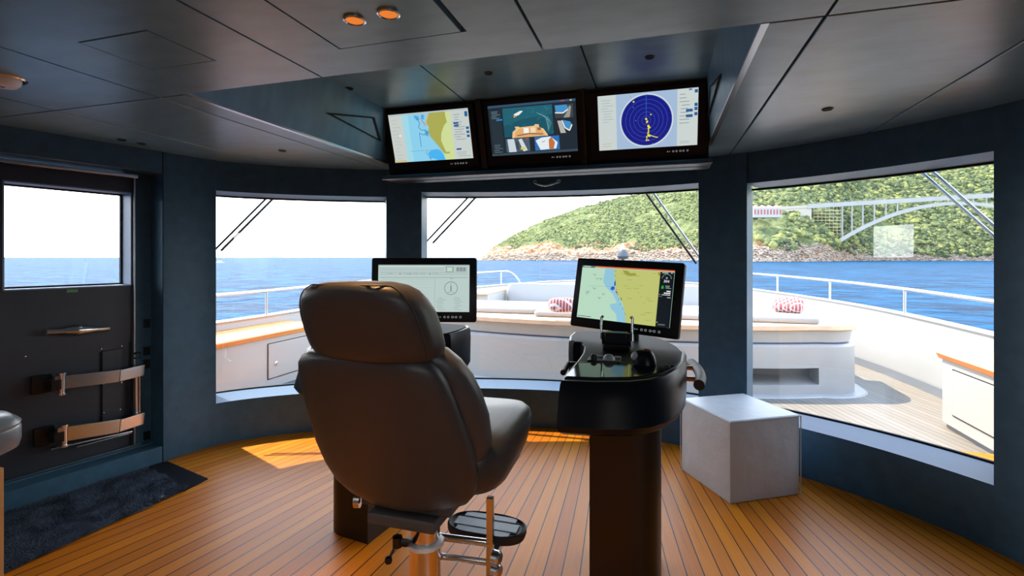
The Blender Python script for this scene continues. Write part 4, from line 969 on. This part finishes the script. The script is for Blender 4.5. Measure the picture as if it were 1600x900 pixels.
# deck lockers, left and right
def locker(s, label):
    x_in = 2.36 if s > 0 else -4.06; x_out = 2.98 if s > 0 else -4.70; yA, yB = 2.6, 5.25
    zt0, zt1 = .545, .60
    o = empty('deck_locker', ((x_in + x_out) / 2, 4, DZ), label=label, cat='cabinet')
    r = .10; K = 7
    prof = [(x_out, yA), (x_in, yA)] + [(x_in + s * r * (1 - math.cos(t)), yB - r + r * math.sin(t)) for t in [PI / 2 * k / K for k in range(K + 1)]] + [(x_out, yB)]
    m = MB(); m.prism(prof, DZ + .05, zt0); m.build('body', GEL, o, smooth=True, ang=30)
    m = MB(); m.prism([(x - s * -.03 if x != x_out else x, y) for x, y in prof], DZ, DZ + .05); m.build('plinth', GREYG, o)
    g = lambda e: [(x - s * e if x != x_out else x, y + (e if y > yB - r - .001 else 0)) for x, y in prof]
    m = MB(); m.loft([[(x, y, zt0) for x, y in g(.02)], [(x, y, zt1 - .012) for x, y in g(.035)], [(x, y, zt1) for x, y in g(.02)]]); m.build('teak_top', TEAK, o, smooth=True, ang=30)
    # door
    y0, y1 = (4.42, 5.02) if s < 0 else (3.35, 5.0)
    if s < 0: y0, y1 = 4.36, 5.03
    m = MB(); m.box(min(x_in, x_in - s * .012), y0, .10, max(x_in, x_in - s * .012), y1, .475); d = m.build('door', GEL, o, bevel=.006)
    m = MB(); e = .008
    for a in ((y0 - e, .10 - e, y1 + e, .10), (y0 - e, .475, y1 + e, .475 + e), (y0 - e, .10, y0, .475), (y1, .10, y1 + e, .475)): m.box(x_in - .004 - s * .002, a[0], a[1], x_in + .004 - s * .002, a[2], a[3])
    m.build('door_gap', BLACKGAP, d)
    yk, zk = (4.47, .25) if s < 0 else (3.78, .30)
    m = MB(); m.lathe([(.022, 0), (.024, .004), (.016, .008), (.012, .02), (0, .022)], Vector((x_in - s * .012, yk, zk)), (-s, 0, 0)); m.build('knob', CHROME, d, smooth=True)
locker(-1, 'white deck locker with teak top seen through the left window')
locker(1, 'white deck locker with teak top at lower right window')

# sun lounge block
def lounge_outline(e, ztop=None):
    """outline with curved aft face, offset outwards by e"""
    xa, xb = -3.50, 2.08; r = .42; pts = []
    for k in range(9):
        t = PI + PI / 2 * k / 8; pts.append((xa + r + (r + e) * math.cos(t), 6.12 + r * .6 + (r + e) * math.sin(t) * .9))
    for k in range(1, 12):
        u = k / 12; x = xa + r + (xb - xa - 2 * r) * u; pts.append((x, 5.99 - e - .42 * math.sin(PI * u) ** .8))
    for k in range(9):
        t = -PI / 2 + PI / 2 * k / 8; pts.append((xb - r + (r + e) * math.cos(t), 6.12 + r * .6 + (r + e) * math.sin(t) * .9))
    return pts + [(xb + e, 7.03), (xa - e, 7.03)]
lo = empty('sun_lounge', (-.85, 7.0, DZ), label='long white curved sun lounge base with teak rim on the foredeck', cat='deck seating')
NX0, NX1, NZ0, NZ1 = .90, 1.42, .03, .22
m = MB(); m.loft([[(x, y, DZ + .012) for x, y in lounge_outline(0)], [(x, y, .46) for x, y in lounge_outline(0)], [(x, y, .485) for x, y in lounge_outline(-.03)]]); m.box(-3.45, 7.03, DZ + .012, 2.03, 8.6, .55); m.build('base', GEL, lo, smooth=True, ang=30)
m = MB(); m.loft([[(x, y, .485) for x, y in lounge_outline(-.06)], [(x, y, .505) for x, y in lounge_outline(-.06)]]); m.build('shadow_gap', BLUEG, lo)
m = MB(); m.loft([[(x, y, .505) for x, y in lounge_outline(-.045)], [(x, y, .63) for x, y in lounge_outline(-.02)]]); m.build('upper_band', GEL, lo, smooth=True, ang=30)
m = MB(); m.loft([[(x, y, .63) for x, y in lounge_outline(.0)], [(x, y, .645) for x, y in lounge_outline(.035)], [(x, y, .69) for x, y in lounge_outline(.035)], [(x, y, .70) for x, y in lounge_outline(.02)]]); m.build('teak_rim', TEAKP, lo, smooth=True, ang=30)
m = MB(); m.loft([[(x, y, DZ) for x, y in lounge_outline(.12)], [(x, y, DZ + .012) for x, y in lounge_outline(.10)]]); m.build('plinth', GEL, lo)
# open niche in the right of the aft face
pn = [on_z(1190, 600, .0)]
fa = lambda x: 5.99 - .42 * math.sin(PI * min(1, max(0, (x + 3.08) / 4.74))) ** .8
NICHE = mat('niche_grey', (120, 128, 126), .5)
cut = MB(); cut.box(.55, 5.0, .055, 1.64, 6.35, .235); cu = cut.build('cutter', NICHE)
base = [c for c in lo.children if c.name.startswith('base')][0]
bo = base.modifiers.new('niche', 'BOOLEAN'); bo.object = cu; bo.operation = 'DIFFERENCE'; bo.solver = 'EXACT'
bpy.context.view_layer.update(); dg_ = bpy.context.evaluated_depsgraph_get(); nm_ = bpy.data.meshes.new_from_object(base.evaluated_get(dg_)); base.modifiers.remove(bo); base.data = nm_
bpy.data.objects.remove(cu)
m = MB(); m.lathe([(.055, 0), (.06, .02), (.03, .03), (.02, .07), (0, .08)], Vector((.80, 6.34, .15)), (0, -1, 0)); m.build('niche_fitting', CHROME, lo, smooth=True)
# cushions on it
def cushion(x0, y0, x1, y1, z0, z1, name, label, cat='cushion', group=None, r=.05, rot=0):
    k = [(0, .9), (.15, .98), (.5, 1), (.85, .98), (1, .9)]
    cx, cy = (x0 + x1) / 2, (y0 + y1) / 2; mb = MB()
    mb.loft([[(cx + (x - cx) * (1 - (1 - q) * .3), cy + (y - cy) * (1 - (1 - q) * .4), z0 + (z1 - z0) * h) for x, y in rrect(x0, y0, x1, y1, r, 4)] for h, q in k])
    o = mb.build(name, CUSH, smooth=True, ang=60); return tag(o, label, cat, group)
cushion(-3.05, 6.02, -1.48, 7.0, .702, .775, 'sun_pad', 'white sun pad at the left on the teak rim')
cushion(-1.46, 5.80, .10, 7.0, .702, .775, 'sun_pad', 'white sun pad in the middle on the teak rim')
cushion(.12, 5.98, 1.66, 7.0, .702, .775, 'sun_pad', 'white sun pad at the right on the teak rim')
cushion(-2.52, 7.1, -.85, 8.0, .552, .675, 'seat_cushion', 'white sofa seat cushion, left one before the long backrest')
cushion(-.83, 7.1, .80, 8.0, .552, .675, 'seat_cushion', 'white sofa seat cushion, right one before the long backrest')
cushion(-2.50, 8.0, .80, 8.22, .552, .975, 'back_cushion', 'long white sofa back cushion facing the wheelhouse', r=.08)
m = MB(); m.box(-2.86, 7.15, .55, -2.80, 8.35, .86); m.box(-2.86, 7.15, .84, -2.54, 8.35, .88); m.box(-2.86, 8.27, .55, -2.54, 8.35, .86); m.build('teak_armrest', TEAKP, lo, bevel=.01)
m = MB(); m.box(-2.80, 7.2, .55, -2.54, 8.27, .84); m.build('arm_infill', GEL, lo)
PLAID = bpy.data.materials.new('plaid'); PLAID.use_nodes = True; nt = PLAID.node_tree; b = nt.nodes['Principled BSDF']; b.inputs['Roughness'].default_value = .9
ck = nt.nodes.new('ShaderNodeTexBrick'); t_ = nt.nodes.new('ShaderNodeTexCoord'); nt.links.new(t_.outputs['Object'], ck.inputs['Vector'])
ck.offset = 0; ck.inputs['Color1'].default_value = srgb(176, 96, 96); ck.inputs['Color2'].default_value = srgb(160, 84, 88); ck.inputs['Mortar'].default_value = srgb(238, 220, 214)
ck.inputs['Scale'].default_value = 14; ck.inputs['Mortar Size'].default_value = .06; ck.inputs['Brick Width'].default_value = .5; ck.inputs['Row Height'].default_value = .5; nt.links.new(ck.outputs[0], b.inputs['Base Color'])
def pillow(c, w_, h_, t, rz, tilt, label):
    mb = MB(); rings = []; K = 28
    R = Matrix.Rotation(rz, 3, 'Z') @ Matrix.Rotation(tilt, 3, 'X')
    for k in range(9):
        q = -1 + 2 * k / 8; sc_ = (1 - abs(q) ** 2.4) ** .5 * .98 + .02
        rings.append([Vector(c) + R @ Vector((math.copysign(abs(math.cos(a)) ** .6, math.cos(a)) * w_ / 2 * (.55 + .45 * sc_ if abs(q) < .99 else .55), q * t / 2 * (1), h_ / 2 + math.copysign(abs(math.sin(a)) ** .6, math.sin(a)) * h_ / 2 * (.55 + .45 * sc_))) for a in [2 * PI * i / K for i in range(K)]])
    mb.loft(rings); o = mb.build('throw_pillow', PLAID, smooth=True, ang=80); tag(o, label, 'pillow')
pillow(on_z(880, 488, .785), .34, .17, .11, .2, -.25, 'red plaid pillow on the middle sun pad, beside the right console monitor')
pillow(Vector((1.42, 6.4, .79)), .34, .20, .14, -.5, -.75, 'red and white plaid pillow on the right end of the lounge')

# bow light on its mast
bb = Vector((-.90, 13.1, DZ)); o = empty('bow_light', bb, label='grey round light on a short mast at the bow', cat='light')
m = MB(); m.tube([bb, bb + Z3 * 1.5], .04, 10); m.lathe([(0, 1.42), (.10, 1.43), (.15, 1.50), (.14, 1.60), (.08, 1.67), (0, 1.68)], bb); m.build('housing', mat('grey_paint', (62, 68, 76), .5), o, smooth=True)
m = MB(); m.tube([bb + Z3 * 1.6, bb + Z3 * 1.85], .03, 8); m.build('mast', GEL, o, smooth=True)

# wipers outside the glass
GW = offset(INNER, .42)
WIPB = mat('wiper_black', (22, 24, 28), .5)
def wiper(a, b, gap, label):
    def pt(px, py):
        t = at_px(GW, px); p = GW[int(t)].lerp(GW[min(int(t) + 1, len(GW) - 1)], t - int(t)); d = p.dot(FW); return Vector((p.x, p.y, EYE + (CY - py) / FPX * d))
    A, B = pt(*a), pt(*b); o = empty('window_wiper', A, label=label, cat='wiper'); 
    for k in (0, 1):
        A2, B2 = pt(a[0] + gap * k, a[1]), pt(b[0] + gap * k, b[1]); q = A2 + (B2 - A2) * -.18
        m = MB(); m.tube([q, B2], .010 if k else .009, 8); m.build('wiper_arm', (STEEL if a[0] > 1400 or a[0] > 1000 and k else WIPB), o, smooth=True)
    m = MB(); q = A + (A - B) * .2; m.lathe([(0, -.02), (.03, -.02), (.03, .02), (0, .02)], q, FW); m.build('wiper_pivot', DARKMET, o, smooth=True)
    B2 = pt(b[0] + gap / 2, b[1]); dd = (B - A).normalized()
    return o
wiper((416, 310), (334, 392), 11, 'dark double wiper arm outside the left window')
wiper((727, 313), (664, 380), 12, 'dark double wiper arm at the left of the middle window')
wiper((1008, 300), (1088, 412), 12, 'double wiper arm at the right of the middle window')
wiper((1436, 265), (1560, 375), 18, 'bright double wiper arm outside the right window')

# ================================================================== SEA, SHORE
ZSEA = -4.2
SEA = bpy.data.materials.new('sea_water'); SEA.use_nodes = True; nt = SEA.node_tree; L = nt.links.new; b = nt.nodes['Principled BSDF']
b.inputs['Roughness'].default_value = .5; b.inputs['Specular IOR Level'].default_value = .03
g = nt.nodes.new('ShaderNodeNewGeometry'); mp = nt.nodes.new('ShaderNodeMapping'); mp.inputs['Scale'].default_value = (1, 1, 1); L(g.outputs['Position'], mp.inputs[0])
bump_in = None
for scl, st, dist in ((.9, .9, .5), (.12, .8, 2.5)):
    n = nt.nodes.new('ShaderNodeTexNoise'); n.inputs['Scale'].default_value = scl; n.inputs['Detail'].default_value = 5; n.inputs['Distortion'].default_value = .4; L(mp.outputs[0], n.inputs['Vector'])
    bp_ = nt.nodes.new('ShaderNodeBump'); bp_.inputs['Strength'].default_value = st; bp_.inputs['Distance'].default_value = dist; L(n.outputs[0], bp_.inputs['Height'])
    if bump_in: L(bump_in, bp_.inputs['Normal'])
    bump_in = bp_.outputs[0]
L(bump_in, b.inputs['Normal'])
n = nt.nodes.new('ShaderNodeTexNoise'); n.inputs['Scale'].default_value = .8; n.inputs['Detail'].default_value = 9; n.inputs['Roughness'].default_value = .8
mp2 = nt.nodes.new('ShaderNodeMapping'); mp2.inputs['Scale'].default_value = (.16, .36, 1); mp2.inputs['Rotation'].default_value = (0, 0, .3); L(g.outputs['Position'], mp2.inputs[0]); L(mp2.outputs[0], n.inputs['Vector'])
r = nt.nodes.new('ShaderNodeValToRGB'); e = r.color_ramp.elements; e[0].position = .42; e[0].color = srgb(0, 30, 56); e[1].position = .60; e[1].color = srgb(8, 78, 116)  # light and dark of the ripples painted into the water colour
L(n.outputs[0], r.inputs[0]); L(r.outputs[0], b.inputs['Base Color'])
m = MB(); K = 96
ringsR = [0.5, 40, 120, 300, 700, 1500, 4000, 12000, 26000]
vs = [(R_ * math.cos(2 * PI * k / K), R_ * math.sin(2 * PI * k / K), ZSEA) for R_ in ringsR for k in range(K)]
m.add(vs, [(a * K + k, a * K + (k + 1) % K, (a + 1) * K + (k + 1) % K, (a + 1) * K + k) for a in range(len(ringsR) - 1) for k in range(K)])
se = m.build('sea', SEA, base=(0, 0, ZSEA)); tag(se, kind='structure')

HILL = bpy.data.materials.new('hillside'); HILL.use_nodes = True; nt = HILL.node_tree; L = nt.links.new; b = nt.nodes['Principled BSDF']; b.inputs['Roughness'].default_value = 1; b.inputs['Specular IOR Level'].default_value = .05
g = nt.nodes.new('ShaderNodeNewGeometry'); s = nt.nodes.new('ShaderNodeSeparateXYZ'); L(g.outputs['Position'], s.inputs[0])
def mth(op, a, b_):
    n = nt.nodes.new('ShaderNodeMath'); n.operation = op
    for i, v in enumerate((a, b_)):
        if isinstance(v, (int, float)): n.inputs[i].default_value = v
        else: L(v, n.inputs[i])
    return n.outputs[0]
def nz(scale, det=6, rough=.6):
    n = nt.nodes.new('ShaderNodeTexNoise'); n.inputs['Scale'].default_value = scale; n.inputs['Detail'].default_value = det; n.inputs['Roughness'].default_value = rough; L(g.outputs['Position'], n.inputs['Vector']); return n.outputs[0]
veg = nt.nodes.new('ShaderNodeValToRGB'); e = veg.color_ramp.elements; e[0].position = .34; e[0].color = srgb(70, 76, 54); e[1].position = .70; e[1].color = srgb(134, 134, 94); k = e.new(.5); k.color = srgb(96, 104, 68)  # greens paled so the colour carries the distance haze
L(nz(.07, 8, .7), veg.inputs[0])
rock = nt.nodes.new('ShaderNodeValToRGB'); e = rock.color_ramp.elements; e[0].position = .42; e[0].color = srgb(112, 78, 54); e[1].position = .58; e[1].color = srgb(172, 148, 124); L(nz(.12, 8, .75), rock.inputs[0])
alt = mth('ADD', s.outputs[2], mth('MULTIPLY', mth('SUBTRACT', nz(.018, 5), .5), 60))
alt = mth('ADD', alt, mth('MULTIPLY', mth('SUBTRACT', nz(.12, 5), .5), 26))
fac = nt.nodes.new('ShaderNodeMapRange'); fac.inputs[1].default_value = 21; fac.inputs[2].default_value = 25; L(alt, fac.inputs[0])
bare = nt.nodes.new('ShaderNodeMapRange'); bare.inputs[1].default_value = .66; bare.inputs[2].default_value = .72; L(nz(.02, 6, .65), bare.inputs[0])
f2 = mth('MULTIPLY', fac.outputs[0], mth('SUBTRACT', 1, bare.outputs[0]))
mx = nt.nodes.new('ShaderNodeMix'); mx.data_type = 'RGBA'; L(f2, mx.inputs[0]); L(rock.outputs[0], mx.inputs[6]); L(veg.outputs[0], mx.inputs[7]); L(mx.outputs[2], b.inputs['Base Color'])
VEGN = [(n.name) for n in ()]

SIL = [(735, 404), (745, 401), (760, 392), (780, 378), (800, 366), (830, 350), (860, 338), (900, 324), (940, 312), (1000, 298), (1090, 276), (1175, 240), (1300, 216), (1420, 200), (1560, 190), (1800, 180), (2100, 180)]
SH = [(735, 900), (800, 880), (900, 850), (1000, 820), (1090, 760), (1175, 600), (1240, 605), (1285, 640), (1308, 672), (1330, 760), (1420, 790), (1560, 780), (1800, 600), (2100, 500)]
def interp(T, x):
    if x <= T[0][0]: return T[0][1]
    for (a, b_), (c, d) in zip(T, T[1:]):
        if x <= c: return b_ + (d - b_) * (x - a) / (c - a)
    return T[-1][1]
def ground(px, s_):
    """terrain point: bearing px, s_ 0 at the shore, 1 at the ridge"""
    r0 = interp(SH, px); dr = 330 if px > 760 else 60 + 270 * max(0, (px - 735) / 25)
    r1 = r0 + dr; hr = max(0, (CY - interp(SIL, px)) / FPX * r1)
    d = r0 + dr * s_; base = at_d(px, CY, d)
    q = min(s_, 1)
    h = hr * (q ** .92 if s_ <= 1 else 1 - (s_ - 1) * .8)
    nn = noise.fractal(Vector((base.x, base.y, 0)) * .012, 1.0, 2.0, 5)
    n2 = noise.fractal(Vector((base.x, base.y, 7)) * .09, 1.0, 2.0, 4)
    cliff = min(1, s_ * 26) * min(11, hr * .6) * (.8 + .5 * nn)
    amp = min(1, s_ * 8) * min(1, hr / 30)
    h = h * (1 + .0) + cliff * (1 - q) + nn * 7 * amp * (1 - .6 * q) + n2 * (2.6 * amp + 5.0 * min(1, s_ * 20) * max(0, 1 - s_ * 7) * min(1, hr / 30))
    return Vector((base.x, base.y, ZSEA + max(h, -1 if s_ < .005 else .2) + 1.0 * min(1, s_ * 30)))
m = MB(); NXH, NYH = 520, 130; vs = []
for i in range(NXH + 1):
    px = 735 + (2100 - 735) * (i / NXH) ** 1.25
    for j in range(NYH + 1):
        s_ = 1.35 * (j / NYH) ** 1.5; vs.append(ground(px, s_))
        if j == 0: vs[-1].z = ZSEA - 2
m.add(vs, [(i * (NYH + 1) + j, (i + 1) * (NYH + 1) + j, (i + 1) * (NYH + 1) + j + 1, i * (NYH + 1) + j + 1) for i in range(NXH) for j in range(NYH)])
hl = m.build('hillside', HILL, smooth=False); tag(hl, kind='structure')

# shrubs and trees over the slope: nobody could count them
def leafmat(name, a, b_):
    mm = bpy.data.materials.new(name); mm.use_nodes = True; nt = mm.node_tree; bb_ = nt.nodes['Principled BSDF']; bb_.inputs['Roughness'].default_value = 1; bb_.inputs['Specular IOR Level'].default_value = .05
    g = nt.nodes.new('ShaderNodeNewGeometry'); n = nt.nodes.new('ShaderNodeTexNoise'); n.inputs['Scale'].default_value = .35; n.inputs['Detail'].default_value = 5; nt.links.new(g.outputs['Position'], n.inputs['Vector'])
    r = nt.nodes.new('ShaderNodeValToRGB'); r.color_ramp.elements[0].position = .35; r.color_ramp.elements[1].position = .65; r.color_ramp.elements[0].color = srgb(*a); r.color_ramp.elements[1].color = srgb(*b_)
    nt.links.new(n.outputs[0], r.inputs[0]); nt.links.new(r.outputs[0], bb_.inputs['Base Color']); return mm
SHR = [leafmat('shrub_dark', (62, 72, 54), (88, 96, 68)), leafmat('shrub_mid', (92, 100, 66), (116, 122, 84)), leafmat('shrub_light', (120, 124, 72), (144, 142, 88))]  # haze over the shrubs is mixed into these greyed greens
t0 = (1 + 5 ** .5) / 2
IC = [Vector(v).normalized() for v in ((-1, t0, 0), (1, t0, 0), (-1, -t0, 0), (1, -t0, 0), (0, -1, t0), (0, 1, t0), (0, -1, -t0), (0, 1, -t0), (t0, 0, -1), (t0, 0, 1), (-t0, 0, -1), (-t0, 0, 1))]
IF = [(0, 11, 5), (0, 5, 1), (0, 1, 7), (0, 7, 10), (0, 10, 11), (1, 5, 9), (5, 11, 4), (11, 10, 2), (10, 7, 6), (7, 1, 8), (3, 9, 4), (3, 4, 2), (3, 2, 6), (3, 6, 8), (3, 8, 9), (4, 9, 5), (2, 4, 11), (6, 2, 10), (8, 6, 7), (9, 8, 1)]
m = MB(); rn = random.Random(21)
for k in range(26000):
    px = 745 + (1640 - 745) * rn.random() ** .85; s_ = rn.random() ** 1.3 * 1.05; p = ground(px, s_)
    base_ = interp([(735, 30), (900, 27), (1090, 24), (1175, 26), (1300, 22), (1335, 9), (1700, 8)], px)
    if p.z - ZSEA < base_ * (1 + .75 * noise.noise(p * .022)) : continue
    if noise.noise(p * .016 + Vector((3, 1, 0))) > .36: continue
    R_ = rn.uniform(1.1, 2.5) * (1.0 + (.9 if px > 1170 else 0)) * (1.6 if rn.random() < .06 else 1); m.cur = 0 if rn.random() < .42 else (1 if rn.random() < .7 else 2)
    m.add([p + Vector((v.x * R_ * rn.uniform(.8, 1.3), v.y * R_ * rn.uniform(.8, 1.3), v.z * R_ * rn.uniform(.7, 1.15))) for v in IC], IF)
sh = m.build('hillside_shrubs', SHR); tag(sh, 'dense green maquis covering the slope across the water', 'shrubs', kind='stuff')
m = MB()
for k in range(5200):
    px = 740 + (1640 - 740) * rn.random() ** .8; s_ = rn.random() ** 1.5 * .035 + .0; p = ground(px, s_)
    R_ = rn.uniform(.8, 2.6); p.z = max(p.z, ZSEA + .2)
    m.add([p + Vector((v.x * R_ * rn.uniform(.7, 1.3), v.y * R_ * rn.uniform(.7, 1.3), v.z * R_ * rn.uniform(.4, .9))) for v in IC], IF)
sh = m.build('shore_rocks', mat('shore_rock', (146, 132, 118), .9, var=(.15, .4))); tag(sh, 'pale tumbled rocks along the waterline below the hill', 'rocks', kind='stuff')

# ---- bridge across the cove
CONC = mat('bridge_concrete', (150, 150, 144), .8, var=(.1, .05)); 
bd = lambda px: 692 - (px - 1215) * .05
def bp3(px, py, dd=0): return at_d(px, py, bd(px) + dd)
br = empty('arch_bridge', bp3(1400, 378), label='pale concrete arch bridge spanning the cove in the right window', cat='bridge')
deckY = lambda px: 325.0 - (px - 1215) * (20.0 / 340) 
m = MB(); pxs = list(range(1262, 1760, 12))
m.loft([[bp3(x, deckY(x) - 3.4, -4), bp3(x, deckY(x) + 3.4, -4), bp3(x, deckY(x) + 3.4, 5), bp3(x, deckY(x) - 3.4, 5)] for x in pxs]); m.build('roadway', CONC, br)
m = MB()
for x in range(1262, 1756, 4): p = bp3(x, deckY(x) - 3.4, -4); m.tube([p, p + Z3 * 1.1], .09, 4)
m.tube([bp3(x, deckY(x) - 4.9, -4) for x in pxs], .12, 4); m.build('parapet_rail', CONC, br)
def archY(x): q = (x - 1500) / 192; return 317.5 + 61 * q * q if abs(q) < 1.05 else 380
m = MB(); axs = [1308 + 384 * k / 48 for k in range(49)]
for dd in (-3.2, 2.6): m.loft([[bp3(x, archY(x) - 2.4 - 1.0 * abs((x - 1500) / 192), dd - 1), bp3(x, archY(x) + 2.4 + 1.4 * abs((x - 1500) / 192), dd - 1), bp3(x, archY(x) + 2.4 + 1.4 * abs((x - 1500) / 192), dd + 1.4), bp3(x, archY(x) - 2.4 - 1.0 * abs((x - 1500) / 192), dd + 1.4)] for x in axs])
m.build('arch', CONC, br)
for x in (1316, 1331, 1348, 1366, 1384, 1402, 1520, 1541, 1562, 1583, 1604, 1625, 1650):
    yb2 = archY(x) if 1308 < x < 1692 else 376
    for dd in (-3.2, 2.6): m = MB(); m.obox((bp3(x, deckY(x) + 2, dd) + bp3(x, yb2, dd)) / 2, RT, FW, Z3, .75, .7, (bp3(x, deckY(x) + 2, dd) - bp3(x, yb2, dd)).length / 2); m.build('pier', CONC, br)
m = MB(); m.loft([[bp3(x, deckY(x) + 2.5, -3), bp3(x, 348 if x < 1262 else 352, -3), bp3(x, 348, 40), bp3(x, deckY(x) - 1, 40)] for x in (1212, 1235, 1268)]); m.loft([[bp3(x, deckY(x) - 2.0, -3.5), bp3(x, deckY(x) + 2.6, -3.5), bp3(x, deckY(x) + 2.6, 30), bp3(x, deckY(x) - 2.0, 30)] for x in (1200, 1262)])
ab = m.build('abutment', mat('abutment_stone', (166, 160, 146), .9), br)
m = MB(); c = bp3(1232, 338, -3.4); m.lathe([(0, 0), (5.2, 0), (5.2, .3), (0, .3)], c, -FW, 24); m.build('tunnel_arch', mat('tunnel_dark', (90, 96, 96), .9), ab)
m = MB()
for x in range(1272, 1316, 6):
    for dd in (-4, 4): p, q = bp3(x, deckY(x) + 3, dd), bp3(x, 346 + (x - 1270) * .75, dd); m.tube([p, q], .16, 4)
for k in range(8):
    y = 329 + k * 5.2; x1 = 1314; x0 = 1271 if y < 348 else 1271 + (y - 347) * 1.35
    for dd in (-4, 4): m.tube([bp3(x0, y, dd), bp3(x1, y, dd)], .18, 4)
    m.obox((bp3(x0, y, 0) + bp3(x1, y, 0)) / 2, RT, FW, Z3, (bp3(x1, y, 0) - bp3(x0, y, 0)).length / 2, 3.5, .12)
m.build('scaffolding', mat('scaffold', (196, 186, 150), .7), br)

# hotel on the hill
hb = at_d(1196, 339, 650); o = empty('hillside_building', hb, label='long white building with pinkish roofs above the shore at left of the bridge', cat='building')
m = MB(); hw = 22 / 770 * 650
m.obox(hb + Z3 * 5.5, RT, FW, Z3, hw, 6, 6.5); m.build('walls', mat('white_render', (160, 156, 152), .9), o)
rf = mat('tile_roof', (190, 128, 118), .9); m = MB()
for k in range(4):
    c = hb + RT * (-hw + hw * 2 * (k + .5) / 4) + Z3 * 12; a = hw / 4 * .9
    m.add([c - RT * a - FW * 6, c + RT * a - FW * 6, c + RT * a + FW * 6, c - RT * a + FW * 6, c + Z3 * 4], [(0, 1, 4), (1, 2, 4), (2, 3, 4), (3, 0, 4)])
m.build('roof', rf, o)
for k in range(9):
    c = hb + RT * (-hw + hw * 2 * (k + .5) / 9) + Z3 * 6 - FW * 6.1; m = MB(); m.obox(c, RT, FW, Z3, .9, .15, 3.2); m.build('window', mat('window_red', (150, 84, 80), .8), o)

# far ship and small boat
c = at_d(420, 402, 6000); c.z = ZSEA; o = empty('distant_ship', c, label='faint pale ship on the horizon in the left window', cat='ship')
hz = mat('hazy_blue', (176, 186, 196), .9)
m = MB(); m.loft([[c + RT * x + FW * y + Z3 * z for x, y in ((-150, -12), (140, -12), (160, 0), (140, 12), (-150, 12))] for z in (0, 18)]); m.build('hull', hz, o)
m = MB(); m.obox(c + RT * -70 + Z3 * 32, RT, FW, Z3, 45, 10, 15); m.obox(c + RT * 60 + Z3 * 24, RT, FW, Z3, 40, 10, 8); m.build('superstructure', hz, o)
c = on_z(343, 411, ZSEA); o = empty('motor_boat', c, label='small white boat on the sea at left edge of left window', cat='boat')
m = MB(); m.loft([[c + RT * x * (1 + z * .05) + FW * y + Z3 * z for x, y in ((-4.5, -1.3), (3, -1.3), (5.2, 0), (3, 1.3), (-4.5, 1.3))] for z in (-.2, 1.2)]); m.build('hull', GEL, o)
m = MB(); m.obox(c + Z3 * 1.8, RT, FW, Z3, 1.8, .9, .7); m.build('cabin', GEL, o)
